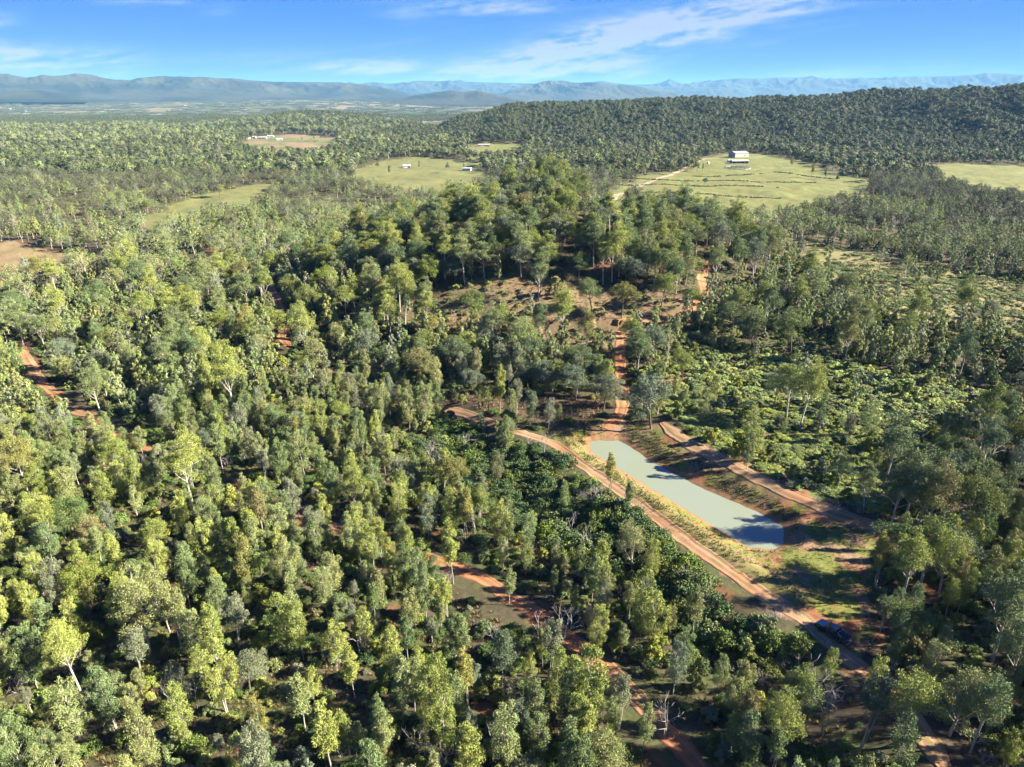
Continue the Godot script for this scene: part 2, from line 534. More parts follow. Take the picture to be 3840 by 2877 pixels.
func ground_color(x: float, d: float) -> Color:
	var w := Vector2(noise_b.get_noise_2d(x * 2.0, d * 2.0), noise_b.get_noise_2d(x * 2.0 + 90, d * 2.0)) * 2.5
	var p := Vector2(x, d) + w
	var n := noise_b.get_noise_2d(x * 1.3, d * 1.3)
	var f := noise_b.get_noise_2d(x * 6.0, d * 6.0)
	if d > 3300.0:
		# farmland: a patchwork of pasture, crops, ploughed soil and scrub
		var cell := noise_c.get_noise_2d(x * 0.16, d * 0.09)
		var pick := noise_a.get_noise_2d(floorf(x / 420.0) * 37.0, floorf(d / 900.0) * 53.0)
		var c := Color(0.093, 0.105, 0.046).lerp(Color(0.186, 0.161, 0.081), sm(-0.2, 0.35, pick))
		if pick > 0.38: c = Color(0.062, 0.149, 0.031)
		if cell > 0.42: c = c.lerp(Color(0.034, 0.046, 0.025), 0.8)
		return c
	if in_paddock(p):
		var big := noise_b.get_noise_2d(x * 0.25, d * 0.25)
		var c := PASTURE.lerp(Color(0.095, 0.135, 0.04), clampf(big * 1.6, 0, 0.7)).lerp(Color(0.185, 0.180, 0.060), clampf(0.5 + n * 1.1, 0, 1))
		if inside("dry_paddock", p): c = Color(0.220, 0.168, 0.100).lerp(STRAW, clampf(0.5 + n, 0, 1))
		if inside("far_paddock", p): c = Color(0.211, 0.161, 0.093).lerp(Color(0.112, 0.149, 0.050), sm(0.0, 0.2, noise_b.get_noise_2d(x * 0.3, d * 0.1)))
		if inside("left_paddock", p) or inside("mid_paddock", p): c = Color(0.128, 0.154, 0.050).lerp(Color(0.178, 0.172, 0.066), clampf(0.5 + n, 0, 1))
		return tinted(c, 1.0 + 0.2 * f + 0.2 * big)
	if d > 560.0:
		return Color(0.062, 0.062, 0.031).lerp(Color(0.124, 0.124, 0.050), clampf(0.3 + n, 0, 1))
	var c := LITTER.lerp(Color(0.070, 0.082, 0.032), clampf(0.45 + n * 1.6, 0, 1))
	c = c.lerp(REDSOIL, 0.6 * sm(0.34, 0.5, noise_b.get_noise_2d(x * 0.9 + 55, d * 0.9)))
	if inside("flats", p):
		c = Color(0.223, 0.192, 0.093).lerp(Color(0.124, 0.136, 0.043), clampf(0.4 + n * 1.5, 0, 1))
	elif inside("clearing", p):
		c = Color(0.205, 0.145, 0.088).lerp(Color(0.185, 0.155, 0.078), clampf(0.4 + n * 2, 0, 1)).lerp(Color(0.087, 0.080, 0.040), sm(0.02, 0.25, f) * 0.6)
	elif inside("limeslope", p):
		c = Color(0.125, 0.15, 0.045).lerp(Color(0.205, 0.135, 0.075), sm(0.12, 0.38, n))
	elif inside("creekbed", p):
		c = Color(0.136, 0.093, 0.053).lerp(LITTER, clampf(0.5 + f * 2, 0, 1))
	if Vector2(x, d).distance_to(pond_mid) < 95.0:
		var q := Vector2(x, d)
		var e := pond_dist(q)
		var side := wall_side(q)
		var wl := line_dist(q, wall_line)
		if inside("dam", p):
			c = PALESOIL.lerp(REDSOIL, clampf(0.35 + n * 1.4, 0, 1))
			var green := sm(-0.05, 0.22, noise_b.get_noise_2d(x * 2.1 + 20, d * 2.1)) * 0.85
			if inside("spill", p): green = sm(-0.22, 0.12, noise_b.get_noise_2d(x * 1.4 + 20, d * 1.4)) * 0.9
			c = c.lerp(Color(0.124, 0.155, 0.031), green)
			if side < -6.0 and not inside("spill", p):
				c = c.lerp(Color(0.085, 0.078, 0.038), sm(-0.15, 0.25, noise_b.get_noise_2d(x * 1.9, d * 1.9 + 70)) * 0.8)
			if wl < 3.2:
				c = c.lerp(Color(0.195, 0.175, 0.062), 0.85 * (1.0 - sm(1.8, 3.2, wl + f * 1.5)))
			elif side < 0.0 and wl < 6.0 and e > 0.7:
				c = c.lerp(Color(0.161, 0.180, 0.031), 0.8 * (1.0 - sm(4.2, 5.6, wl + f)))
		if e < 1.3:
			c = Color(0.260, 0.140, 0.062)
		if e < 0.25:
			c = Color(0.186, 0.124, 0.068)
	return tinted(c, 1.0 + 0.3 * f)

# ---------------------------------------------------------------- materials
func noise_tex(size: int, freq: float, lo: Color, hi: Color, sd: int, type := FastNoiseLite.TYPE_SIMPLEX_SMOOTH, oct := 5) -> NoiseTexture2D:
	var n := FastNoiseLite.new()
	n.seed = sd
	n.noise_type = type
	n.frequency = freq
	n.fractal_octaves = oct
	var g := Gradient.new()
	g.set_color(0, lo)
	g.set_color(1, hi)
	var t := NoiseTexture2D.new()
	t.width = size
	t.height = size
	t.seamless = true
	t.noise = n
	t.color_ramp = g
	return t

func plain(rough: float, col := Color.WHITE, use_vertex := true) -> StandardMaterial3D:
	var m := StandardMaterial3D.new()
	m.albedo_color = col
	m.roughness = rough
	m.vertex_color_use_as_albedo = use_vertex
	m.metallic_specular = 0.3
	return m

func lin(r: float, g: float, b: float) -> Color:
	return Color(r, g, b).linear_to_srgb()

func make_materials() -> void:
	M.leaf = plain(0.7)
	M.leaf.backlight = Color(0.88, 1.0, 0.48)
	M.bark = plain(0.85)
	M.ground = plain(0.95)
	M.ground.albedo_texture = noise_tex(512, 0.018, Color(0.78, 0.78, 0.78), Color(1, 1, 1), 11)
	M.ground.uv1_triplanar = true
	M.ground.uv1_world_triplanar = true
	M.ground.uv1_scale = Vector3.ONE / 9.0
	M.ground.detail_enabled = true
	M.ground.detail_albedo = noise_tex(512, 0.012, Color(0.85, 0.84, 0.83), Color(1, 1, 1), 12)
	M.ground.detail_blend_mode = BaseMaterial3D.BLEND_MODE_MUL
	M.ground.detail_uv_layer = BaseMaterial3D.DETAIL_UV_1
	M.soil = plain(0.95)
	M.soil.albedo_texture = noise_tex(512, 0.02, Color(0.82, 0.80, 0.78), Color(1, 1, 1), 14)
	M.soil.uv1_triplanar = true
	M.soil.uv1_world_triplanar = true
	M.soil.uv1_scale = Vector3.ONE / 4.0
	M.hills = plain(0.95)
	M.hills.albedo_texture = noise_tex(512, 0.02, Color(0.72, 0.72, 0.72), Color(1, 1, 1), 15)
	M.hills.uv1_triplanar = true
	M.hills.uv1_world_triplanar = true
	M.hills.uv1_scale = Vector3.ONE / 900.0
	M.water = plain(0.16, lin(0.135, 0.158, 0.118), false)
	M.water.metallic_specular = 0.42
	M.water.normal_enabled = true
	var wn := noise_tex(512, 0.03, Color.BLACK, Color.WHITE, 21)
	wn.color_ramp = null
	wn.as_normal_map = true
	wn.bump_strength = 0.5
	M.water.normal_texture = wn
	M.water.normal_scale = 0.10
	M.water.uv1_triplanar = true
	M.water.uv1_world_triplanar = true
	M.water.uv1_scale = Vector3.ONE / 6.0

# ---------------------------------------------------------------- sky
func make_sky() -> Sky:
	var W := 4096
	var Hh := 2048
	var data := PackedByteArray()
	data.resize(W * Hh * 3)
	var n1 := FastNoiseLite.new()
	n1.seed = 5
	n1.frequency = 1.0
	n1.fractal_octaves = 5
	var n2 := FastNoiseLite.new()
	n2.seed = 9
	n2.frequency = 1.0
	n2.fractal_octaves = 2
	# banks of cirrus: azimuth, elevation, half length, half thickness, slope, strength
	var banks := [[2.5, 3.0, 9.0, 1.1, 0.14, 1.0], [13.5, 5.5, 10.5, 1.15, 0.13, 0.95], [3.0, 2.0, 8.0, 0.6, 0.03, 0.6], [9.0, 4.2, 8.0, 1.5, 0.16, 0.6], [-2.5, 6.3, 5.5, 0.6, 0.04, 0.8], [-11.0, 2.35, 3.8, 0.5, 0.04, 1.0], [-31.5, 2.45, 5.5, 0.75, 0.02, 1.0], [-36.0, 3.2, 4.0, 0.35, -0.04, 0.9], [-35.5, 4.6, 3.0, 0.45, 0.1, 0.5], [-24.0, 6.1, 4.0, 0.3, -0.02, 0.45], [-18.0, 3.0, 6.0, 0.4, 0.05, 0.3], [25.0, 2.0, 6.0, 0.35, 0.05, 0.25], [-60.0, 4.0, 12.0, 1.0, 0.1, 0.8], [55.0, 5.0, 14.0, 1.2, 0.1, 0.8], [95.0, 9.0, 16.0, 1.6, 0.1, 0.8], [-110.0, 8.0, 18.0, 1.6, 0.1, 0.8], [150.0, 6.0, 18.0, 1.4, 0.1, 0.8], [-160.0, 12.0, 18.0, 2.0, 0.1, 0.8]]
	for y in Hh / 2 + 1:
		var el := (0.5 - (y + 0.5) / Hh) * 180.0
		var step := 1 if el < 12.0 else (4 if el < 40.0 else 16)
		var t := clampf(el / 8.0, 0, 1)
		var c := Color(0.49, 0.69, 0.975).lerp(Color(0.235, 0.49, 0.93), pow(t, 0.75)).lerp(Color(0.15, 0.36, 0.80), sm(8, 60, el))
		for x in range(0, W, step):
			var az := (float(x) / W) * 360.0                # 0 is straight ahead (-z), growing to the right
			if az > 180.0: az -= 360.0
			if step == 1 and absf(az) > 60.0 and x % 4 != 0:
				for q in 3: data[(y * W + x) * 3 + q] = data[(y * W + x - 1) * 3 + q]
				continue
			var u := az + el * 1.2
			var v := el - az * 0.12
			var fib := n1.get_noise_2d(u * 0.10, v * 1.15 + 7.0)
			var fine := n1.get_noise_2d(u * 0.45 + 50.0, v * 3.4)
			var a := 0.0
			for b in banks:
				var da: float = az - b[0]
				if absf(da) > b[2] * 1.7: continue
				var de: float = el - b[1] - da * b[4] + fib * 0.5
				var k: float = exp(-pow(da / b[2], 4) - pow(de / b[3], 2))
				a += k * b[5] * clampf(0.62 + 0.95 * fib + 0.6 * fine, 0, 1.2)
			a += sm(0.15, 0.6, n2.get_noise_2d(u * 0.05 + 9.0, v * 0.5)) * clampf(0.3 + fib, 0, 1) * 0.25
			a += sm(12, 30, el) * clampf(n1.get_noise_2d(az * 0.03, el * 0.12) * 0.8, 0, 0.5)
			a = clampf(a, 0, 0.78)
			var k := c.lerp(Color(0.80, 0.80, 0.985), a)
			for q in mini(step, W - x):
				var o := (y * W + x + q) * 3
				data[o] = int(k.r * 255)
				data[o + 1] = int(k.g * 255)
				data[o + 2] = int(k.b * 255)
	var im := Image.create_from_data(W, Hh, false, Image.FORMAT_RGB8, data)
	im.fill_rect(Rect2i(0, Hh / 2, W, Hh / 2), Color(0.45, 0.55, 0.62))
	var m := PanoramaSkyMaterial.new()
	m.panorama = ImageTexture.create_from_image(im)
	m.energy_multiplier = 1.0
	var s := Sky.new()
	s.sky_material = m
	return s

# ================================================================ the scene
func _ready() -> void:
	rng.seed = 4711
	noise_a.seed = 3; noise_a.frequency = 0.01; noise_a.fractal_octaves = 3
	noise_b.seed = 8; noise_b.frequency = 0.05; noise_b.fractal_octaves = 4
	noise_c.seed = 21; noise_c.frequency = 0.01; noise_c.fractal_octaves = 3; noise_c.fractal_type = FastNoiseLite.FRACTAL_RIDGED
	var cam := Camera3D.new()
	cam.name = "camera"
	cam.position = Vector3(0, EYE, 0)
	cam.rotation_degrees = Vector3(-PITCH, 0, 0)
	cam.fov = rad_to_deg(2.0 * atan(1438.5 / FPX))
	cam.near = 0.5
	cam.far = 60000.0
	add_child(cam)
	var env := Environment.new()
	env.background_mode = Environment.BG_SKY
	env.sky = make_sky()
	env.background_energy_multiplier = 0.166
	env.tonemap_mode = Environment.TONE_MAPPER_LINEAR
	env.tonemap_exposure = 6.9
	env.sdfgi_enabled = true
	env.ssao_enabled = true
	env.ssil_enabled = true
	env.fog_enabled = true
	env.fog_density = 0.000022
	env.fog_light_color = Color(0.54, 0.79, 1.0)
	var we := WorldEnvironment.new()
	we.name = "air"
	we.environment = env
	add_child(we)
	var sun := DirectionalLight3D.new()
	sun.name = "sun"
	sun.light_energy = 1.6
	sun.light_color = Color(1.0, 0.95, 0.86)
	sun.light_angular_distance = 0.53
	sun.shadow_enabled = true
	add_child(sun)
	var e := deg_to_rad(SUN_ELEV)
	var az := deg_to_rad(SUN_AZ)
	sun.look_at_from_position(Vector3(cos(e) * cos(az), sin(e), -cos(e) * sin(az)) * 100.0, Vector3.ZERO, Vector3.UP)
	make_materials()
	lay_out()
	build_ground()
	build_water()
	build_tracks()
	build_ranges()
	grow_models()
	plant_all()
	build_farms()
	build_ute()

func build_ground() -> void:
	var cols := PackedFloat32Array()
	var a := -80.0
	while a < 80.0:
		cols.append(a)
		a += 0.145 if absf(a) < 41.0 else 1.5
	var rows := PackedFloat32Array([2.0, 12.0, 24.0, 36.0])
	var d := 46.0
	while d < 30000.0:
		rows.append(d)
		d *= 1.0115
	var v := PackedVector3Array()
	var c := PackedColorArray()
	var nn := PackedVector3Array()
	var W := cols.size()
	v.resize(W * rows.size())
	c.resize(W * rows.size())
	nn.resize(W * rows.size())
	for j in rows.size():
		for i in W:
			var t := deg_to_rad(cols[i])
			var x := sin(t) * rows[j]
			var dd := cos(t) * rows[j]
			v[j * W + i] = Vector3(x, height(x, dd), -dd)
			c[j * W + i] = ground_color(x, dd)
	for j in rows.size():
		for i in W:
			var px := v[j * W + mini(i + 1, W - 1)] - v[j * W + maxi(i - 1, 0)]
			var pd := v[mini(j + 1, rows.size() - 1) * W + i] - v[maxi(j - 1, 0) * W + i]
			nn[j * W + i] = px.cross(pd).normalized()
	var idx := PackedInt32Array()
	idx.resize((W - 1) * (rows.size() - 1) * 6)
	var o := 0
	for j in rows.size() - 1:
		for i in W - 1:
			var k := j * W + i
			idx[o] = k; idx[o + 1] = k + W; idx[o + 2] = k + 1
			idx[o + 3] = k + 1; idx[o + 4] = k + W; idx[o + 5] = k + W + 1
			o += 6
	var arr := []
	arr.resize(Mesh.ARRAY_MAX)
	arr[Mesh.ARRAY_VERTEX] = v
	arr[Mesh.ARRAY_NORMAL] = nn
	arr[Mesh.ARRAY_COLOR] = c
	arr[Mesh.ARRAY_INDEX] = idx
	var m := ArrayMesh.new()
	m.add_surface_from_arrays(Mesh.PRIMITIVE_TRIANGLES, arr)
	var g := mesh_node("ground", m, M.ground)
	tag(g, "bush floor of leaf litter, red soil, grass and pasture", "ground", "", "structure")

func build_water() -> void:
	var idx := Geometry2D.triangulate_polygon(pond)
	var v := PackedVector3Array()
	var n := PackedVector3Array()
	for i in range(0, idx.size(), 3):          # front faces run clockwise seen from above
		var pa := pond[idx[i]]
		if (pond[idx[i + 1]] - pa).cross(pond[idx[i + 2]] - pa) > 0:
			var keep := idx[i + 1]
			idx[i + 1] = idx[i + 2]
			idx[i + 2] = keep
	for p in pond:
		v.append(Vector3(p.x, WATER, -p.y))
		n.append(Vector3.UP)
	# reach a little under the bank so that no gap shows at the edge
	for i in v.size():
		var out := Vector2(v[i].x, -v[i].z) - pond_mid
		v[i] += Vector3(out.x, 0, -out.y).normalized() * 0.35
	var arr := []
	arr.resize(Mesh.ARRAY_MAX)
	arr[Mesh.ARRAY_VERTEX] = v
	arr[Mesh.ARRAY_NORMAL] = n
	arr[Mesh.ARRAY_INDEX] = idx
	var m := ArrayMesh.new()
	m.add_surface_from_arrays(Mesh.PRIMITIVE_TRIANGLES, arr)
	var o := mesh_node("water", m, M.water)
	tag(o, "milky green water of the small farm dam", "water", "", "structure")

func build_tracks() -> void:
	var labels := {"main": "sandy orange track running along the dam wall and down past the ute", "low": "red dirt track winding through the scrub below the dam", "hill": "rutted orange track climbing the slope to the wooded knoll", "bank": "dirt track along the raised bank beside scrub beyond the water", "west": "red track glimpsed between the gums of the dense stand", "north": "narrow red track under the dark trees", "turn": "bare turning ground between the dam and the ute", "gravel": "pale gravel road skirting the contoured paddock to the sheds"}
	for t in tracks:
		var l: PackedVector2Array = t.line
		var v := PackedVector3Array()
		var c := PackedColorArray()
		var nn := PackedVector3Array()
		var K := 17
		var soil := Color(0.310, 0.267, 0.217) if t.n == "gravel" else PALESOIL if t.n in ["main", "bank", "turn"] else REDSOIL
		for i in l.size():
			var way := (l[mini(i + 1, l.size() - 1)] - l[maxi(i - 1, 0)]).normalized()
			var sd := Vector2(way.y, -way.x)
			var fade := minf(1.0, 0.35 + 0.12 * mini(i, l.size() - 1 - i))
			var wl: float = t.w * 0.5 * fade * (1.0 + 0.35 * noise_b.get_noise_2d(l[i].x * 4, l[i].y * 4))
			var wr: float = t.w * 0.5 * fade * (1.0 + 0.35 * noise_b.get_noise_2d(l[i].y * 4, l[i].x * 4))
			for k in K:
				var s := float(k) / (K - 1) * 2.0 - 1.0
				var p := l[i] + sd * (s * (wl if s < 0 else wr))
				var rut := exp(-pow((absf(s) - 0.45) / 0.16, 2))
				var lift := 0.10 - 0.055 * rut - (0.16 if k == 0 or k == K - 1 else 0.0)
				v.append(ground_point(p.x, p.y, lift))
				var nz := noise_b.get_noise_2d(p.x * 5, p.y * 5)
				var cc := soil.lerp(PALESOIL if soil == REDSOIL else REDSOIL, clampf((0.3 if soil == REDSOIL else 0.12) + noise_b.get_noise_2d(p.x * 1.1, p.y * 1.1) * 1.1, 0, 1))
				cc = cc.lerp(Color(0.310, 0.180, 0.093), 0.5 * rut)
				cc = tinted(cc, 1.0 + 0.45 * noise_b.get_noise_2d(s * 34.0 + 200.0, i * 0.55))
				if absf(s) > 0.7 or absf(s) < 0.14:
					cc = cc.lerp(Color(0.136, 0.124, 0.043), sm(0.0, 0.3, noise_b.get_noise_2d(p.x * 3 + 31, p.y * 3)) * 0.8)
				c.append(tinted(cc, 1.0 + 0.25 * nz))
				nn.append(Vector3.UP)
		var idx := PackedInt32Array()
		for i in l.size() - 1:
			for k in K - 1:
				var o := i * K + k
				idx.append_array(PackedInt32Array([o, o + K, o + 1, o + 1, o + K, o + K + 1]))
		for i in l.size():
			for k in K:
				var a := v[i * K + mini(k + 1, K - 1)] - v[i * K + maxi(k - 1, 0)]
				var b := v[mini(i + 1, l.size() - 1) * K + k] - v[maxi(i - 1, 0) * K + k]
				var q := a.cross(b).normalized()
				nn[i * K + k] = q if q.y > 0 else -q
		var arr := []
		arr.resize(Mesh.ARRAY_MAX)
		arr[Mesh.ARRAY_VERTEX] = v
		arr[Mesh.ARRAY_NORMAL] = nn
		arr[Mesh.ARRAY_COLOR] = c
		arr[Mesh.ARRAY_INDEX] = idx
		var m := ArrayMesh.new()
		m.add_surface_from_arrays(Mesh.PRIMITIVE_TRIANGLES, arr)
		var o := mesh_node("dirt_road", m, M.soil)
		tag(o, labels[t.n], "track", "", "structure")

# ---------------------------------------------------------------- far ranges
func range_of(called: String, label: String, pts: Array, dist: float, deep: float, foot: float, rough: float, sd: int, ca: Color, cb: Color, lo_px: float, hi_px: float) -> void:
	# a long hill range: its crest stands at `dist`, its flanks run `deep` metres towards the plain, cut by gullies
	var n := FastNoiseLite.new()
	n.seed = sd
	n.frequency = 1.0
	n.fractal_octaves = 4
	n.fractal_type = FastNoiseLite.FRACTAL_RIDGED
	var cols := 420
	var rws := 46
	var v := PackedVector3Array()
	var c := PackedColorArray()
	for j in rws:
		var s := float(j) / (rws - 1) * 1.35          # 0 at the foot, 1 on the crest, then down behind
		for i in cols:
			var px := lerpf(lo_px, hi_px, float(i) / (cols - 1))
			var y := sky_y(pts, px)
			var r := ray_dir(px, y)
			var flat := Vector2(r.x, -r.z)
			var top := EYE + r.y / flat.length() * dist
			var way := flat.normalized()
			var dd := dist - deep * (1.0 - s)
			var p := way * dd
			var g := n.get_noise_2d(p.x / 2300.0, p.y / 3600.0)
			var g2 := n.get_noise_2d(p.x / 700.0 + 9.0, p.y / 1100.0)
			var up := pow(sm(0, 1, minf(s, 1.0)), 1.15) if s <= 1.0 else 1.0 - (s - 1.0) * 1.6
			var cut := (4.0 * minf(s, 1.0) * (1.0 - minf(s, 1.0))) * rough
			var h := foot + (top - foot) * clampf(up * (1.0 + cut * (g * 0.62 + g2 * 0.26)), -0.2, 1.0)
			if s > 0.97 and s < 1.03: h += n.get_noise_2d(p.x / 160.0, 3.0) * 5.0
			v.append(Vector3(p.x, h - 25.0 * (1.0 - sm(0.0, 0.08, s)), -p.y))
			var k := clampf(0.5 + noise_a.get_noise_2d(p.x * 0.09, p.y * 0.09) * 2.2 + (g - 0.2) * 0.5, 0, 1)
			c.append(ca.lerp(cb, k))
	var nn := PackedVector3Array()
	nn.resize(v.size())
	for j in rws:
		for i in cols:
			var a := v[j * cols + mini(i + 1, cols - 1)] - v[j * cols + maxi(i - 1, 0)]
			var b := v[mini(j + 1, rws - 1) * cols + i] - v[maxi(j - 1, 0) * cols + i]
			nn[j * cols + i] = a.cross(b).normalized()
	var idx := PackedInt32Array()
	for j in rws - 1:
		for i in cols - 1:
			var k := j * cols + i
			idx.append_array(PackedInt32Array([k, k + cols, k + 1, k + 1, k + cols, k + cols + 1]))
	var arr := []
	arr.resize(Mesh.ARRAY_MAX)
	arr[Mesh.ARRAY_VERTEX] = v
	arr[Mesh.ARRAY_NORMAL] = nn
	arr[Mesh.ARRAY_COLOR] = c
	arr[Mesh.ARRAY_INDEX] = idx
	var m := ArrayMesh.new()
	m.add_surface_from_arrays(Mesh.PRIMITIVE_TRIANGLES, arr)
	var o := mesh_node(called, m, M.hills)
	tag(o, label, "hills", "", "structure")

func sky_y(pts: Array, px: float) -> float:
	if px <= pts[0]: return pts[1]
	for i in range(0, pts.size() - 2, 2):
		if px < pts[i + 2]:
			return lerpf(pts[i + 1], pts[i + 3], (px - pts[i]) / (pts[i + 2] - pts[i]))
	return pts[pts.size() - 1]

func build_ranges() -> void:
	var forest := Color(0.012, 0.020, 0.012)
	var olive := Color(0.042, 0.047, 0.022)
	range_of("hills", "long range of olive and forested hills behind the farmland", [-400, 300, -100, 292, 0, 287, 30, 287, 100, 300, 160, 293, 200, 297, 255, 292, 290, 286, 340, 290, 400, 302, 440, 308, 490, 308, 520, 303, 600, 296, 680, 292, 760, 295, 800, 302, 870, 303, 960, 309, 1030, 313, 1100, 312, 1280, 313, 1380, 324, 1500, 345, 1620, 372], 13500.0, 4600.0, 75.0, 0.9, 31, forest, olive, -500, 1640)
	range_of("hills", "pale ridge with one small pointed peak behind the nearer hills", [1150, 330, 1250, 322, 1310, 311, 1340, 315, 1400, 311, 1460, 317, 1560, 308, 1700, 307, 1725, 302, 1745, 308, 1900, 312, 2000, 316, 2150, 320, 2400, 324, 2700, 330], 21000.0, 5000.0, 60.0, 0.7, 32, forest, Color(0.030, 0.042, 0.020), 1100, 2750)
	range_of("hills", "rounded blue hill standing before the farther ranges", [1820, 372, 1900, 345, 1960, 330, 2000, 321, 2040, 308, 2110, 305, 2150, 311, 2280, 316, 2380, 326, 2500, 345], 15500.0, 3600.0, 60.0, 0.9, 33, forest, olive, 1780, 2540)
	range_of("hills", "far blue range with a conical peak above the wooded ridge", [2100, 322, 2200, 312, 2250, 308, 2350, 317, 2450, 318, 2480, 312, 2510, 300, 2540, 312, 2565, 318, 2640, 305, 2700, 300, 2850, 299, 2960, 293, 3040, 289, 3100, 298, 3200, 298, 3300, 294, 3440, 292, 3560, 291, 3640, 286, 3700, 278, 3800, 283, 3900, 288, 4300, 290], 23500.0, 5000.0, 60.0, 0.7, 34, forest, Color(0.026, 0.040, 0.020), 2080, 4300)
	range_of("hills", "low dark hills rising from the plain", [1460, 384, 1500, 372, 1560, 356, 1640, 346, 1690, 340, 1740, 347, 1790, 340, 1840, 350, 1900, 362, 2000, 385], 9500.0, 1300.0, 45.0, 0.9, 35, forest, Color(0.036, 0.036, 0.022), 1440, 2020)
	range_of("hills", "low shaded hill at the foot of the long range", [-300, 350, -100, 350, 60, 340, 150, 338, 220, 350, 330, 372], 9800.0, 1200.0, 95.0, 0.9, 36, forest, olive, -320, 340)

# ---------------------------------------------------------------- plants
var kind := {}        # name -> {near: [[trunk, crown]...], mid: [mesh...], far: [mesh...], high: nominal height}

func add_kind(called: String, high: float, near: Array, mid: Array, far: Array) -> void:
	var d := {"high": high, "near": [], "mid": [], "far": []}
	for p in near: d.near.append([p[0].mesh(), p[1].mesh(), both(p)])
	for p in mid: d.mid.append(both(p))
	for p in far: d.far.append(both(p))
	kind[called] = d

func grow_models() -> void:
	var pale := Color(0.27, 0.25, 0.225)
	var brown := Color(0.10, 0.08, 0.065)
	var lime := Color(0.150, 0.185, 0.072)
	var green := Color(0.116, 0.152, 0.060)
	var grey := Color(0.124, 0.146, 0.088)
	var deep := Color(0.066, 0.100, 0.036)
	var near := []
	var mid := []
	var far := []
	for i in 9: near.append(make_young_gum(1.0, [lime, green, lime, grey, green, lime, lime, grey, green][i], [0.85, 1.0, 0.75, 1.1, 0.95, 0.7, 1.2, 0.9, 0.8][i], pale, [0.30, 0.22, 0.42, 0.3, 0.18, 0.36, 0.28, 0.5, 0.34][i]))
	for i in 6: mid.append(make_young_gum(0.2, [lime, green, grey, lime, green, lime][i], [0.85, 1.05, 1.0, 0.75, 1.2, 0.9][i], pale, [0.28, 0.2, 0.35, 0.3, 0.15, 0.4][i]))
	for i in 4: far.append(make_far([green, lime, grey, green][i], pale, 10.0, 3 + i % 2))
	add_kind("young_gum_tree", 10.0, near, mid, far)
	near = []; mid = []; far = []
	var P := {"bark": Color(0.30, 0.28, 0.25), "leaf": lime, "bole": 5.0, "girth": 0.21, "tilt": 0.10, "limbs": 4, "open": 0.85, "reach": 3.3, "rise": 2.9, "tiers": 3, "depth": 1, "forks": 3, "lift": 0.14, "tips": 3, "tuft": 0.95, "leaves": 135.0, "l": 0.235, "w": 0.092, "droop": 0.8}
	for i in 5:
		P.leaf = [lime, green, grey, lime, green][i]
		P.bole = [5.0, 6.2, 4.0, 7.0, 5.5][i]
		P.open = [0.85, 0.7, 1.05, 0.6, 0.8][i]
		near.append(make_tree(1.0, P))
	P.tips = 1
	P.tuft = 1.35
	P.leaves = 190.0
	for i in 4:
		P.leaf = [lime, green, grey, green][i]
		mid.append(make_tree(0.2, P))
	for i in 3: far.append(make_far([grey, green, lime][i], pale, 16.0, 5))
	add_kind("tall_gum_tree", 16.0, near, mid, far)
	near = []; mid = []; far = []
	var B := {"bark": brown, "leaf": grey, "bole": 4.2, "girth": 0.20, "tilt": 0.12, "limbs": 5, "open": 1.1, "reach": 3.0, "rise": 2.3, "tiers": 2, "depth": 1, "forks": 3, "lift": 0.14, "tips": 4, "tuft": 1.0, "leaves": 125.0, "l": 0.23, "w": 0.10, "droop": 0.6}
	for i in 5:
		B.leaf = [grey, green, grey, Color(0.105, 0.142, 0.045), Color(0.098, 0.124, 0.056)][i]
		B.bole = [4.2, 5.0, 3.4, 6.0, 5.5][i]
		near.append(make_tree(1.0, B))
	B.tips = 1
	B.tuft = 1.35
	B.leaves = 200.0
	for i in 4:
		B.leaf = [grey, green, Color(0.105, 0.142, 0.045), Color(0.098, 0.124, 0.056)][i]
		mid.append(make_tree(0.2, B))
	for i in 4: far.append(make_far([grey, Color(0.07, 0.10, 0.04), Color(0.085, 0.12, 0.04), Color(0.10, 0.105, 0.055)][i], brown, 13.0, 4 + i % 2))
	add_kind("box_tree", 13.0, near, mid, far)
	near = []; mid = []; far = []
	for i in 6: near.append(make_shrub(1.0, [deep, green, deep, Color(0.165, 0.21, 0.062), grey, Color(0.075, 0.115, 0.03)][i], [1.7, 1.4, 2.1, 1.5, 1.3, 1.8][i], [1.9, 2.2, 1.8, 1.6, 2.3, 2.0][i], 12, 0.22))
	for i in 6: mid.append(make_shrub(0.3, [deep, green, deep, Color(0.165, 0.21, 0.062), grey, Color(0.075, 0.115, 0.03)][i], [1.7, 1.4, 2.1, 1.5, 1.3, 1.8][i], [1.9, 2.2, 1.8, 1.6, 2.3, 2.0][i], 10, 0.22))
	for i in 2: far.append(make_shrub(0.06, [green, grey][i], 1.7, 1.8, 8, 0.26))
	add_kind("shrub", 2.4, near, mid, far)
	var ironbark := Color(0.056, 0.076, 0.035)
	var greybox := Color(0.068, 0.079, 0.046)
	mid = []
	far = []
	B.leaf = greybox
	for i in 3: mid.append(both(make_tree(0.2, B)))
	for i in 4: far.append(both(make_far([ironbark, ironbark, greybox, Color(0.068, 0.085, 0.036)][i], brown, 13.0, 4 + i % 2)))
	kind["ironbark"] = {"high": 13.0, "mid": mid, "far": far}
	near = []; mid = []
	for i in 4:
		near.append(make_shrub(1.0, [Color(0.14, 0.165, 0.045), Color(0.115, 0.15, 0.04), grey, Color(0.16, 0.185, 0.04)][i], 1.25, 4.2, 15, 0.24))
	for i in 3: mid.append(make_shrub(0.2, [Color(0.14, 0.165, 0.045), Color(0.115, 0.15, 0.04), grey][i], 1.25, 4.2, 12, 0.25))
	add_kind("wattle_bush", 4.4, near, mid, mid)
	var dead := []
	for i in 4: dead.append(make_dead(3.0, 4, 4, 0.05).mesh())
	for i in 3: dead.append(make_dead(6.5, 1, 5, 0.11).mesh())
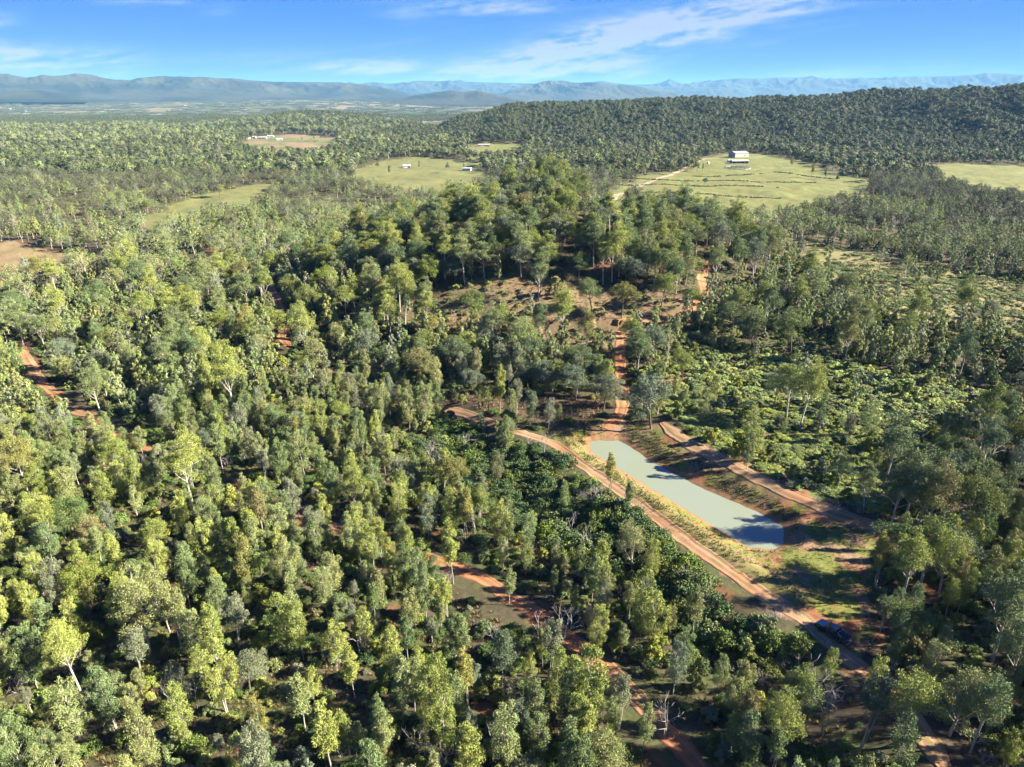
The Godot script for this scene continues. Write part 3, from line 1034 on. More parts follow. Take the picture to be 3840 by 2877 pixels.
	kind["dead"] = {"mesh": dead}
	# a tuft of grass, 0.7 m
	var tufts := []
	for i in 3:
		var g := Geo.new(rng)
		for k in 26:
			var az := rng.randf() * TAU
			var r := rng.randf_range(0.0, 0.28)
			var b := Vector3(cos(az) * r, 0, sin(az) * r)
			var w := Vector3(-sin(az), 0, cos(az)) * 0.03
			var tip := b + Vector3(cos(az) * rng.randf_range(0.1, 0.4), rng.randf_range(0.35, 0.75), sin(az) * rng.randf_range(0.1, 0.4))
			g.tri(b - w, b + w, tip, tinted(Color.WHITE, rng.randf_range(0.75, 1.15)))
		tufts.append(g.mesh())
	kind["tuft"] = {"mesh": tufts}
	# a patch of far woodland: some thirty crowns together
	var patches := []
	for i in 3:
		var t := Geo.new(rng)
		var g := Geo.new(rng)
		g.loose = 0.5
		for k in 42:
			var at := Vector3(rng.randf_range(-30, 30), 0, rng.randf_range(-30, 30))
			var hh := rng.randf_range(9, 16)
			t.tube(at, at + Vector3(0, hh * 0.6, 0), 0.3, 0.2, 3, Color(0.35, 0.32, 0.28))
			var col: Color = [ironbark, greybox, ironbark][rng.randi() % 3]
			g.clump(at + Vector3(0, hh * 0.68, 0), Vector3(3.2, hh * 0.32, 3.2), 60, 1.5, 1.1, 0.2, col, 0.2)
		patches.append(both([t, g]))
	kind["patch"] = {"mesh": patches}
	# crown tints shared by the single trees
	M.tints = []
	for c in [Color(1, 1, 1), Color(1.10, 1.08, 0.88), Color(0.90, 0.95, 0.98), Color(1.10, 1.0, 0.86), Color(0.84, 0.90, 0.88)]:
		var m := plain(0.7, Color(c.r, c.g, c.b))
		m.albedo_color = Color(minf(c.r, 1.2), minf(c.g, 1.2), c.b)
		m.backlight = Color(0.88, 1.0, 0.48)
		M.tints.append(m)

var batch := {}       # "object/part" -> {mesh, xf: [], col: []}

func throw_in(owner_name: String, m: Mesh, x: Transform3D, col: Color) -> void:
	var k := "%s/%d" % [owner_name, m.get_instance_id()]
	if not batch.has(k):
		batch[k] = {"owner": owner_name, "mesh": m, "xf": [], "col": []}
	batch[k].xf.append(x)
	batch[k].col.append(col)

func placed(x: float, d: float, s: float, tall := 1.0, sink := 0.05) -> Transform3D:
	var b := Basis(Vector3.UP, rng.randf() * TAU).scaled(Vector3(s, s * tall, s))
	b = Basis(Vector3(rng.randf_range(-1, 1), 0, rng.randf_range(-1, 1)).normalized(), rng.randf_range(0, 0.06)) * b
	return Transform3D(b, ground_point(x, d, -sink))

func leaf_tint() -> Color:
	var b := rng.randf_range(0.8, 1.2)
	return Color(b * rng.randf_range(0.9, 1.14), b, b * rng.randf_range(0.8, 1.1))

func even_tint() -> Color:
	var b := rng.randf_range(0.88, 1.12)
	return Color(b * rng.randf_range(0.94, 1.08), b, b * rng.randf_range(0.9, 1.08))

func where_is(x: float, d: float) -> String:
	var p := Vector2(x, d)
	if pond_dist(p) < 14.0: return "at the water's edge of the dam"
	for t in tracks:
		if line_dist(p, t.line) < 6.0:
			return {"main": "beside the sandy track along the dam wall", "low": "beside the red dirt track through the scrub", "hill": "beside the rutted track up the slope", "bank": "beside the raised track beyond the water", "west": "beside the red track in the gum stand", "north": "by the narrow red track under dark trees", "turn": "by the turning ground near the ute", "gravel": "beside the pale gravel road"}[t.n]
	if inside("scrub", p): return "in the dark scrub below the dam wall"
	if inside("limeslope", p): return "on the bright scrubby slope beyond the dam"
	if inside("clearing", p): return "on the open reddish slope below the knoll"
	if inside("flats", p): return "on the grassy flats of low bushes"
	if height(x, d) > 14.0: return "on the steep wooded knoll"
	if d > 200.0: return "in the woodland before the paddocks"
	if x > 45.0: return "in the woodland past the ute"
	return "in the dense stand below the dam"

var singles := {}     # kind -> [{x, d, s, tall, v, t, far}]

func note_single(k: String, x: float, d: float, s: float, tall: float, v: int, tint: int) -> void:
	if not singles.has(k): singles[k] = []
	singles[k].append({"x": x, "d": d, "s": s, "tall": tall, "v": v, "t": tint, "size": s * kind_high(k) / sqrt(x * x + d * d + 6400.0)})

func kind_high(k: String) -> float:
	return 3.0 if k in ["dead_shrub"] else (6.5 if k == "dead_tree" else kind[k].high)

func seen(x: float, d: float, margin: float) -> bool:
	var p := deg_to_rad(PITCH)
	var depth := d * cos(p) + EYE * sin(p)
	return absf(x) < depth * 0.74 + margin

func plant_all() -> void:
	hand_planted()
	near_bush()
	middle_bush()
	far_bush()
	grasses()
	finish_singles()
	finish_batches()

func hand_planted() -> void:
	# trees one can pick out: base pixel x, y, top pixel y, kind, variant, tint
	var list := [
		[2440, 1608, 1372, "box_tree", 0, 2], [2160, 1500, 1330, "box_tree", 2, 2], [2260, 1550, 1370, "box_tree", 0, 0], [2185, 1440, 1290, "box_tree", 4, 2], [2050, 1470, 1310, "box_tree", 2, 2], [1980, 1460, 1340, "box_tree", 0, 2], [1770, 1475, 1360, "box_tree", 0, 2],
		[2998, 1612, 1365, "tall_gum_tree", 3, 1], [3314, 1825, 1540, "tall_gum_tree", 1, 2], [3640, 1900, 1680, "tall_gum_tree", 4, 0], [3720, 1720, 1590, "box_tree", 4, 2], [3520, 1760, 1620, "box_tree", 3, 2], [3600, 1640, 1540, "box_tree", 1, 0],
		[2105, 1290, 1085, "tall_gum_tree", 3, 1], [1500, 1170, 990, "tall_gum_tree", 3, 1], [1335, 1180, 1020, "tall_gum_tree", 0, 1], [2020, 1130, 940, "tall_gum_tree", 1, 0], [1875, 1550, 1370, "young_gum_tree", 5, 1], [1615, 1520, 1430, "young_gum_tree", 2, 1], [1905, 1605, 1515, "wattle_bush", 1, 0],
		[2595, 1195, 1075, "box_tree", 3, 1], [2820, 1290, 1130, "box_tree", 1, 0], [2965, 1320, 1150, "box_tree", 3, 0], [2750, 1260, 1120, "box_tree", 1, 0], [3145, 1140, 1000, "box_tree", 1, 0], [2480, 1150, 1010, "box_tree", 1, 1], [2330, 1195, 1050, "box_tree", 4, 3], [2220, 1170, 1030, "box_tree", 1, 0], [2080, 1120, 1020, "wattle_bush", 2, 3],
		[1770, 1055, 965, "young_gum_tree", 6, 0], [1870, 1060, 955, "young_gum_tree", 1, 1], [2505, 1340, 1235, "tall_gum_tree", 0, 1], [2560, 1420, 1290, "box_tree", 1, 1],
		[3375, 2268, 1990, "tall_gum_tree", 3, 1], [3450, 2200, 1915, "tall_gum_tree", 1, 1], [3520, 2240, 1960, "tall_gum_tree", 0, 1], [3590, 2300, 2110, "young_gum_tree", 4, 1], [3300, 2370, 2230, "young_gum_tree", 7, 0],
		[3560, 2760, 2420, "tall_gum_tree", 2, 1], [3380, 2800, 2470, "tall_gum_tree", 0, 1], [3760, 2610, 2280, "tall_gum_tree", 3, 0], [3720, 2480, 2100, "tall_gum_tree", 1, 0], [3820, 2400, 2080, "young_gum_tree", 3, 1], [3090, 2560, 2420, "young_gum_tree", 1, 1], [3260, 2640, 2450, "young_gum_tree", 6, 1],
		[560, 2440, 2095, "tall_gum_tree", 2, 1], [720, 1880, 1600, "tall_gum_tree", 0, 1], [110, 1860, 1590, "tall_gum_tree", 4, 3], [300, 2590, 2330, "tall_gum_tree", 3, 1], [890, 1570, 1310, "tall_gum_tree", 3, 1], [790, 1520, 1310, "young_gum_tree", 0, 1], [555, 1480, 1310, "young_gum_tree", 1, 1], [380, 1560, 1360, "tall_gum_tree", 1, 0], [620, 1640, 1480, "young_gum_tree", 3, 0], [930, 1160, 1000, "tall_gum_tree", 4, 0], [390, 1230, 1090, "tall_gum_tree", 1, 0], [660, 1250, 1080, "tall_gum_tree", 3, 1], [90, 1310, 1130, "tall_gum_tree", 1, 0],
		[1700, 2190, 1950, "young_gum_tree", 5, 1], [1640, 2710, 2450, "young_gum_tree", 1, 1], [1570, 2590, 2420, "young_gum_tree", 0, 1], [1480, 2570, 2340, "young_gum_tree", 0, 1], [1330, 2620, 2410, "young_gum_tree", 5, 1], [2230, 2460, 2280, "young_gum_tree", 6, 1], [2190, 2770, 2430, "young_gum_tree", 4, 1], [2370, 2150, 1930, "tall_gum_tree", 2, 1], [2400, 2400, 2140, "young_gum_tree", 4, 1], [1910, 2270, 2135, "young_gum_tree", 5, 0], [1400, 2010, 1880, "young_gum_tree", 0, 1], [2440, 2190, 2030, "young_gum_tree", 6, 1], [1420, 1760, 1620, "young_gum_tree", 3, 1], [1520, 1580, 1450, "young_gum_tree", 0, 1], [1570, 1590, 1450, "young_gum_tree", 2, 1], [1900, 1700, 1560, "young_gum_tree", 4, 1],
		[1880, 2070, 1880, "young_gum_tree", 6, 1], [1700, 1860, 1700, "box_tree", 4, 3], [1870, 1820, 1690, "young_gum_tree", 3, 1], [190, 2850, 2700, "young_gum_tree", 3, 1], [770, 2560, 2420, "young_gum_tree", 1, 1], [520, 2720, 2560, "young_gum_tree", 3, 1], [1180, 2640, 2500, "young_gum_tree", 0, 1], [1310, 2830, 2660, "young_gum_tree", 1, 1],
		[2780, 1900 - 170, 1600, "wattle_bush", 3, 1], [2800, 1760, 1620, "young_gum_tree", 4, 1],
	]
	list.append_array([[3500, 1930, 1680, "box_tree", 3, 2], [3570, 1905, 1650, "tall_gum_tree", 1, 0], [3430, 1945, 1740, "box_tree", 1, 2], [3390, 1985, 1665, "tall_gum_tree", 1, 0], [3345, 1968, 1720, "tall_gum_tree", 4, 0]])
	for a in list:
		var p := on_ground(a[0], a[1])
		var g := ground_point(p.x, p.y)
		# its height from the line of sight to its top, standing upright over its base
		var r := ray_dir(a[0], a[2])
		var flat := Vector2(g.x, g.z).length()
		var top := EYE + r.y / Vector2(r.x, r.z).length() * flat
		var high := clampf(top - g.y, 2.5, 24.0)
		var tall := 1.0 if a[3] != "young_gum_tree" else clampf(high / 8.0, 0.9, 1.3)
		note_single(a[3], p.x, p.y, high / kind[a[3]].high / tall, tall, a[4], a[5])
		stamp(p, 1.2 if a[3] != "tall_gum_tree" else 2.2)
	# dead grey shrubs and trees
	for a in [[150, 2240, 2190], [740, 2660, 2560], [690, 2690, 2570], [1250, 2420, 2360], [1350, 2470, 2370], [2140, 2030, 1950], [2190, 2080, 1990], [2040, 1720, 1640], [2230, 1890, 1830], [1960, 2650, 2560], [2490, 2770, 2670], [1660, 2860, 2780], [1840, 2860, 2770], [1570, 2860, 2770], [3000, 2720, 2560], [3080, 2760, 2620], [2590, 2200, 2130], [2620, 2290, 2200], [1640, 1790, 1690], [1780, 2010, 1930], [2020, 2430, 2340], [2120, 2420, 2320], [3100, 2430, 2395], [3700, 2060, 1980], [1160, 1980, 1920], [980, 2000, 1930], [1420, 1990, 1930], [2050, 2720, 2640], [2150, 2660, 2590], [2890, 2360, 2290], [1740, 1700, 1640], [1500, 1800, 1740], [3060, 1890, 1860], [2960, 1830, 1800], [3140, 1920, 1890], [3680, 1780, 1640], [1600, 905, 775], [1650, 890, 800], [2480, 1010, 930]]:
		var p := on_ground(a[0], a[1])
		var g := ground_point(p.x, p.y)
		var r := ray_dir(a[0], a[2])
		var top := EYE + r.y / Vector2(r.x, r.z).length() * Vector2(g.x, g.z).length()
		var high := clampf(top - g.y, 1.2, 9.0)
		if high < 4.2: note_single("dead_shrub", p.x, p.y, high / 3.0, 1.0, rng.randi() % 4, 0)
		else: note_single("dead_tree", p.x, p.y, high / 6.5, 1.0, rng.randi() % 3, 0)

func near_bush() -> void:
	# trees
	var d := 48.0
	while d < 340.0:
		var reach := (d * cos(deg_to_rad(PITCH)) + EYE * sin(deg_to_rad(PITCH))) * 0.74
		var x := -reach - 18.0
		while x < reach + 45.0:
			tree_cell(x + rng.randf_range(0, 3.5), d + rng.randf_range(0, 3.5))
			x += 3.5
		d += 3.5
	# shrubs and bushes
	d = 48.0
	while d < 340.0:
		var reach := (d * cos(deg_to_rad(PITCH)) + EYE * sin(deg_to_rad(PITCH))) * 0.74
		var x := -reach - 12.0
		while x < reach + 25.0:
			shrub_cell(x + rng.randf_range(0, 2.6), d + rng.randf_range(0, 2.6))
			x += 2.6
		d += 2.6

func tree_cell(x: float, d: float) -> void:
	if on_track(x, d): return
	var p := Vector2(x, d)
	if p.distance_to(pond_mid) < 70.0 and inside("dam", p): return
	if in_paddock(p): return
	var stand := noise_a.get_noise_2d(x * 1.7 + 40, d * 1.7)
	var mix := noise_a.get_noise_2d(x * 2.2, d * 2.2 + 120)
	var dens := 0.62 + stand * 0.7
	var k := "young_gum_tree"
	var s := lerpf(0.45, 1.12, pow(rng.randf(), 0.8))
	var knoll := height(x, d) > 13.0
	if inside("creekbed", p) or inside("uteyard", p): return
	if inside("scrub", p):
		dens = 0.10 if wall_side(p) > 15.0 else 0.0
	elif inside("limeslope", p): dens = 0.07
	elif inside("clearing", p): dens = 0.05
	elif inside("flats", p): dens = 0.03
	elif knoll: dens = 0.62
	elif x > 70.0 and d > 150.0: dens = 0.30 + stand * 0.6
	elif d > 210.0: dens = 0.50 + stand * 0.5
	if rng.randf() > dens: return
	if knoll:
		k = "box_tree" if rng.randf() < 0.55 else "tall_gum_tree"
		s = rng.randf_range(0.8, 1.2)
	elif d > 190.0:
		var r := rng.randf()
		if x > 60.0: r += 0.25
		k = "box_tree" if r < 0.22 + mix * 0.5 else ("tall_gum_tree" if r < 0.45 else "young_gum_tree")
		s = rng.randf_range(0.75, 1.1)
	elif x > 60.0:
		k = "box_tree" if rng.randf() < 0.2 else ("tall_gum_tree" if rng.randf() < 0.2 else "young_gum_tree")
		s = rng.randf_range(0.6, 1.0)
	elif rng.randf() < 0.05:
		k = "tall_gum_tree"
		s = rng.randf_range(0.5, 0.75)
	elif rng.randf() < 0.07:
		k = "box_tree"
		s = rng.randf_range(0.5, 0.85)
	if k != "young_gum_tree" and rng.randf() < 0.45: return      # wide crowns need room
	var tint: int = 1 if rng.randf() < 0.4 else [0, 2, 0, 4, 2, 0, 1, 4, 0, 0, 2, 3][rng.randi() % 12]
	note_single(k, x, d, s, rng.randf_range(0.9, 1.2), rng.randi() % int(kind[k].near.size()), tint)

func shrub_cell(x: float, d: float) -> void:
	if on_track(x, d): return
	var p := Vector2(x, d)
	if p.distance_to(pond_mid) < 70.0 and inside("dam", p):
		if wall_side(p) < -14.0 and pond_dist(p) > 5.0 and not inside("spill", p) and rng.randf() < 0.10:
			note_single("shrub", x, d, rng.randf_range(0.25, 0.5), 1.0, rng.randi() % 6, 4)
		return
	if in_paddock(p): return
	var mix := noise_a.get_noise_2d(x * 2.0 + 70, d * 2.0)
	var dens := 0.8 + mix * 0.45
	var s := rng.randf_range(0.35, 1.0)
	var tall := rng.randf_range(0.8, 1.2)
	var v := rng.randi() % 6
	var knoll := height(x, d) > 13.0
	var k := "shrub"
	if inside("scrub", p):
		dens = 0.80
		s = rng.randf_range(0.9, 1.6)
		v = [0, 2, 0, 2, 5, 1][v]
	elif inside("uteyard", p):
		dens = 0.22
		s = rng.randf_range(0.2, 0.45)
	elif inside("limeslope", p):
		dens = 0.97
		s = rng.randf_range(0.8, 1.5)
		tall = rng.randf_range(0.4, 0.65)
		v = [3, 1, 3, 3, 3, 1][v]
		if rng.randf() < 0.12: k = "wattle_bush"
	elif inside("clearing", p):
		dens = 0.42
		s = rng.randf_range(0.3, 0.8)
		v = [4, 1, 4, 3, 4, 1][v]
	elif inside("creekbed", p):
		dens = 0.08
		s = rng.randf_range(0.3, 0.5)
	elif inside("flats", p):
		dens = 0.50
		s = rng.randf_range(0.7, 1.2)
		tall = 0.42
		v = [3, 1, 5, 1, 4, 5][v]
	elif knoll: dens = 0.10
	elif rng.randf() < 0.13: k = "wattle_bush"
	if rng.randf() > dens: return
	if k == "wattle_bush":
		note_single(k, x, d, rng.randf_range(0.6, 1.15), rng.randf_range(0.85, 1.15), rng.randi() % 4, rng.randi() % 3)
	elif rng.randf() < 0.045 and d < 200.0 and not inside("limeslope", p):
		note_single("dead_shrub", x, d, rng.randf_range(0.5, 1.0), 1.0, rng.randi() % 4, 0)
	else:
		note_single(k, x, d, s, tall, v, rng.randi() % (2 if inside("limeslope", p) or inside("flats", p) else 5))

func finish_singles() -> void:
	var words := {
		"young_gum_tree": ["slender bright green young gum", "leafy green young gum", "pointed bare-stemmed young gum", "broad grey-green young gum", "low-leafed young gum", "narrow lime young gum", "wide lime young gum", "long-stemmed young gum", "thin green young gum"],
		"tall_gum_tree": ["pale-limbed gum", "high-forking gum", "spreading white-limbed gum", "upright long-boled gum", "rounded gum"],
		"box_tree": ["grey-green dark-trunked box tree", "green dark-trunked box tree", "low-forking grey box tree", "deep green box tree", "dusky green box tree"],
		"shrub": ["dense dark green shrub", "mid green shrub", "broad dark green mound shrub", "yellow-green low shrub", "grey-green shrub", "dull green rounded shrub"],
		"wattle_bush": ["upright yellowish bush", "upright green bush", "upright grey-green bush", "bright lime upright bush"],
		"dead_shrub": ["bare grey dead shrub", "bare grey dead shrub", "bare grey dead shrub", "bare grey dead shrub"],
		"dead_tree": ["bare grey dead tree", "bare grey dead tree", "bare grey dead tree"]}
	var size_words := ["very small", "small", "medium-sized", "large", "very large"]
	for k in singles:
		var all: Array = singles[k]
		all.sort_custom(func(a, b): return a.size > b.size)
		var dead: bool = k.begins_with("dead")
		var most := 290
		for i in all.size():
			var a: Dictionary = all[i]
			var vis: bool = seen(a.x, a.d, 1.0) and a.d > 60.0
			if most > 0 and vis:
				most -= 1
				single(k, a, words, size_words)
			elif dead:
				var m: Mesh = kind.dead.mesh[a.v + (4 if k == "dead_tree" else 0)]
				throw_in("dead_shrubbery", m, placed(a.x, a.d, a.s), Color.WHITE)
			else:
				var dist := sqrt(a.x * a.x + a.d * a.d + 6400.0)
				var set_: Dictionary = kind[k]
				var m: Mesh = set_.near[a.v][2] if dist < 210.0 else set_.mid[a.v % int(set_.mid.size())]
				var own := "shrubbery" if k in ["shrub", "wattle_bush"] else "gum_woodland"
				throw_in(own, m, placed(a.x, a.d, a.s, a.tall), leaf_tint())

func single(k: String, a: Dictionary, words: Dictionary, size_words: Array) -> void:
	var o := base(k, Vector3.ZERO)
	o.transform = placed(a.x, a.d, a.s, a.tall)
	if k.begins_with("dead"):
		mesh_node("branches", kind.dead.mesh[a.v + (4 if k == "dead_tree" else 0)], M.bark, o)
	else:
		var mm: Array = kind[k].near[a.v]
		mesh_node("stems" if k in ["shrub", "wattle_bush"] else "trunk", mm[0], M.bark, o)
		mesh_node("crown", mm[1], M.tints[a.t], o)
	var place := where_is(a.x, a.d)
	var size: String = size_words[clampi(int((a.s - 0.4) / 0.2), 0, 4)]
	var look: String = words[k][a.v]
	if not k.begins_with("dead"): look = ["", "yellowish ", "bluish ", "rusty-tinged ", "dull "][a.t] + look
	tag(o, size + " " + look + " " + place, {"young_gum_tree": "gum tree", "tall_gum_tree": "gum tree", "box_tree": "tree", "shrub": "shrub", "wattle_bush": "bush", "dead_shrub": "dead shrub", "dead_tree": "dead tree"}[k], look + " " + place)

func middle_bush() -> void:
	# woodland between 340 m and 1300 m
	var d := 340.0
	while d < 1330.0:
		var cell := 5.2 if d < 700.0 else 6.6
		var reach := d * 0.72 + 60.0
		var x := -reach
		while x < reach + 40.0:
			var px := x + rng.randf_range(0, cell)
			var pd := d + rng.randf_range(0, cell)
			x += cell
			var p := Vector2(px, pd)
			if in_paddock(p): continue
			var open := noise_a.get_noise_2d(px * 0.6 + 11, pd * 0.6)
			var dens := 0.54 + open * 0.9
			if inside("flats", p): dens = 0.5
			# the belt of grassland with scattered trees round the paddocks
			if ridge_share(px, pd) > 0.02: continue
			if rng.randf() > dens: continue
			if inside("flats", p):
				throw_in("shrubbery", kind.shrub.mid[rng.randi() % 4], placed(px, pd, rng.randf_range(0.7, 1.3), 0.42), leaf_tint())
				continue
			var r := rng.randf()
			var mix := noise_a.get_noise_2d(px * 0.9, pd * 0.9 + 230)
			var lime_belt := pd + noise_a.get_noise_2d(px * 0.5, pd * 0.5) * 260.0 < 520.0
			if not lime_belt: r += 0.22
			var k := "young_gum_tree" if r < 0.42 + mix * 0.6 else ("tall_gum_tree" if r < 0.72 + mix * 0.3 else "box_tree")
			if not lime_belt and rng.randf() < 0.75: k = "ironbark"
			var lod := "mid" if pd < 800.0 else "far"
			var s := rng.randf_range(0.65, 1.15) * (1.2 if k == "young_gum_tree" else 0.85) * (1.0 if pd < 750.0 else 1.2)
			var ms: Array = kind[k][lod]
			throw_in("gum_woodland", ms[rng.randi() % ms.size()], placed(px, pd, s, rng.randf_range(0.85, 1.15)), leaf_tint() if lime_belt else even_tint())
			if rng.randf() < 0.25:
				throw_in("shrubbery", kind.shrub.far[rng.randi() % 2], placed(px + rng.randf_range(-4, 4), pd + rng.randf_range(-4, 4), rng.randf_range(0.6, 1.4)), leaf_tint())
		d += cell

func far_bush() -> void:
	# the wooded ridge
	var x := -420.0
	while x < 2300.0:
		var f := along(crest_x, foot_d, x) - 170.0
		var c := along(crest_x, crest_d, x)
		var d := f
		while d < c + 260.0:
			var px := x + rng.randf_range(0, 10.0)
			var pd := d + rng.randf_range(0, 11.0)
			d += 11.0
			if absf(px) > pd * 0.76 + 60.0: continue
			var s := ridge_share(px, pd)
			if s <= 0.02 or in_paddock(Vector2(px, pd)): continue
			var ms: Array = kind.ironbark.far
			throw_in("ridge_forest", ms[rng.randi() % ms.size()], placed(px, pd, rng.randf_range(0.95, 1.65), rng.randf_range(0.75, 1.05)), even_tint())
		x += 10.0
	# the left plain and the low hill, single crowns to 2.4 km and patches beyond
	var d := 1330.0
	while d < 2450.0:
		var cell := 10.5
		var xx := -d * 0.76 - 40.0
		while xx < 200.0:
			var px := xx + rng.randf_range(0, cell)
			var pd := d + rng.randf_range(0, cell)
			xx += cell
			var p := Vector2(px, pd)
			if ridge_share(px, pd) > 0.02 or in_paddock(p): continue
			if rng.randf() > 0.80 + noise_a.get_noise_2d(px * 0.35, pd * 0.35) * 0.7: continue
			var ms: Array = kind["ironbark" if rng.randf() < 0.8 else "tall_gum_tree"].far
			throw_in("plain_forest", ms[rng.randi() % ms.size()], placed(px, pd, rng.randf_range(0.95, 1.4), rng.randf_range(0.85, 1.15)), even_tint())
		d += cell
	d = 2430.0
	while d < 9500.0:
		var cell := 48.0 if d < 4300.0 else 75.0
		var xx := -d * 0.80
		while xx < d * 0.25:
			var px := xx + rng.randf_range(-8, 8)
			var pd := d + rng.randf_range(-8, 8)
			xx += cell
			if ridge_share(px, pd) > 0.25 and pd < 4000.0: continue
			var dens := 0.97 + noise_a.get_noise_2d(px * 0.12, pd * 0.12) * 0.5
			if d > 3900.0:
				dens = -0.05 + noise_c.get_noise_2d(px * 0.16, pd * 0.09) * 0.9
			if in_paddock(Vector2(px, pd)): continue
			if rng.randf() > dens: continue
			throw_in("plain_forest", kind.patch.mesh[rng.randi() % 3], placed(px, pd, rng.randf_range(0.85, 1.15), 1.0, 1.0), even_tint())
		d += cell

func grasses() -> void:
	# the long straw-coloured grass on the dam wall
	for i in wall_line.size() - 1:
		for k in 190:
			var p := wall_line[i].lerp(wall_line[i + 1], rng.randf())
			p += Vector2(rng.randfn(0, 1.1), rng.randfn(0, 1.1))
			var c := Color(0.175, 0.150, 0.062).lerp(Color(0.115, 0.140, 0.040), clampf(0.4 + noise_b.get_noise_2d(p.x * 3, p.y * 3) * 2, 0, 1))
			if noise_b.get_noise_2d(p.x * 2.0 + 7, p.y * 2.0) < rng.randf_range(-0.45, 0.1): continue
			throw_in("wall_grass", kind.tuft.mesh[rng.randi() % 3], placed(p.x, p.y, rng.randf_range(0.3, 0.7)), c)
	# rank grass and scrub on the contour banks of the shed paddock
	for l in [[2345, 668, 2480, 674, 2560, 678, 2720, 678, 2900, 683, 3060, 685], [2250, 692, 2330, 694, 2480, 692, 2570, 697, 2740, 696, 2920, 703], [2390, 724, 2500, 723, 2580, 725, 2620, 726, 2690, 733, 2920, 745], [2905, 645, 2960, 650, 3000, 656, 3060, 665, 3130, 672], [2480, 655, 2600, 662, 2720, 660, 2860, 652]]:
		var line := smooth_line(ground_poly(l), 2.0)
		for p in line:
			for k in 2:
				if noise_b.get_noise_2d(p.x * 0.5, p.y * 0.5) < -0.28: continue
				throw_in("swale_grass", kind.shrub.far[rng.randi() % 2], placed(p.x + rng.randf_range(-1.5, 1.5), p.y + rng.randf_range(-2, 2), rng.randf_range(0.35, 0.75), 0.7), Color(0.9, 0.72, 0.8) * rng.randf_range(0.6, 1.0))
	# dry and green tussocks over the banks of the dam
	var box: Rect2 = ZR.dam
	for i in 26000:
		var p := Vector2(rng.randf_range(box.position.x, box.end.x), rng.randf_range(box.position.y, box.end.y))
		if not inside("dam", p) or on_track(p.x, p.y) or pond_dist(p) < 1.2: continue
		var patchy := noise_b.get_noise_2d(p.x * 1.9, p.y * 1.9 + 70)
		var far_side := wall_side(p) < -4.0
		if patchy < (-0.25 if far_side else 0.02) + rng.randf_range(-0.1, 0.1): continue
		var c := Color(0.085, 0.10, 0.03).lerp(Color(0.105, 0.08, 0.05), clampf(0.5 + noise_b.get_noise_2d(p.x, p.y + 30) * 2.2, 0, 1))
		if not far_side or inside("spill", p): c = Color(0.105, 0.135, 0.035).lerp(Color(0.15, 0.13, 0.06), rng.randf())
		throw_in("bush_grass", kind.tuft.mesh[rng.randi() % 3], placed(p.x, p.y, rng.randf_range(0.25, 0.85) * (1.0 if far_side and not inside("spill", p) else 0.5)), c)
	# tussocks over the bush floor, the clearings and the bank
	var n := 0
	for i in 60000:
		var d := 50.0 + 310.0 * pow(rng.randf(), 0.8)
		var reach := (d * 0.926 + 30.0) * 0.76
		var x := rng.randf_range(-reach, reach)
		if on_track(x, d): continue
		var p := Vector2(x, d)
		var c := Color(0.074, 0.084, 0.025).lerp(Color(0.174, 0.136, 0.062), clampf(0.4 + noise_b.get_noise_2d(x, d) * 1.6, 0, 1))
		var s := rng.randf_range(0.6, 1.4)
		if p.distance_to(pond_mid) < 70.0 and inside("dam", p):
			if pond_dist(p) < 0.8 or rng.randf() < 0.5: continue
			c = Color(0.099, 0.124, 0.025).lerp(Color(0.099, 0.068, 0.037), clampf(0.4 + noise_b.get_noise_2d(x * 2, d * 2) * 2, 0, 1))
			s *= 0.6
		elif inside("limeslope", p): c = Color(0.125, 0.155, 0.045)
		elif inside("clearing", p): c = Color(0.223, 0.149, 0.077).lerp(c, 0.3)
		elif inside("creekbed", p):
			c = Color(0.149, 0.112, 0.062)
			s *= 1.5
		throw_in("bush_grass", kind.tuft.mesh[rng.randi() % 3], placed(x, d, s), c)
		n += 1

func finish_batches() -> void:
	var info := {
		"gum_woodland": ["woodland of green and grey gums stretching to the paddocks", "trees"],
		"shrubbery": ["low shrubs growing thickly between the trees", "shrubs"],
		"dead_shrubbery": ["bare grey dead scrub scattered through the bush", "dead shrubs"],
		"ridge_forest": ["dark forest covering the long ridge behind the sheds", "forest"],
		"plain_forest": ["grey-green forest covering the plain before the far hills", "forest"],
		"wall_grass": ["long straw-coloured grass along the dam wall", "grass"],
		"bush_grass": ["tussocks of green and dry grass over the bush floor", "grass"],
		"swale_grass": ["dark rank grass along the contour banks of the shed paddock", "grass"]}
	var owners := {}
	var total := 0
	for k in batch:
		var b: Dictionary = batch[k]
		if not owners.has(b.owner):
			var o := base(b.owner, Vector3.ZERO)
			tag(o, info[b.owner][0], info[b.owner][1], "", "stuff")
			owners[b.owner] = o
		var mm := MultiMesh.new()
		mm.transform_format = MultiMesh.TRANSFORM_3D
		mm.use_colors = true
		mm.mesh = b.mesh
		mm.instance_count = b.xf.size()
		for i in b.xf.size():
			mm.set_instance_transform(i, b.xf[i])
			mm.set_instance_color(i, b.col[i])
		total += b.xf.size()
		var n := MultiMeshInstance3D.new()
		n.name = "tussocks" if b.owner.ends_with("grass") else "plants"
		n.multimesh = mm
		if b.owner in ["wall_grass", "bush_grass"]: n.material_override = M.leaf
		elif b.owner == "dead_shrubbery": n.material_override = M.bark
		n.set_meta("kind", "stuff")
		owners[b.owner].add_child(n, true)

# ---------------------------------------------------------------- farms, stock and the ute
func flat_mat(key: String, c: Color, rough := 0.8, metal := 0.0) -> StandardMaterial3D:
	if not M.has(key):
		M[key] = plain(rough, c.linear_to_srgb(), false)
		M[key].metallic = metal
	return M[key]

func hexa_mesh(p: Array) -> ArrayMesh:
	var g := Geo.new(rng)
	g.hexa(p, Color.WHITE)
	return g.mesh()

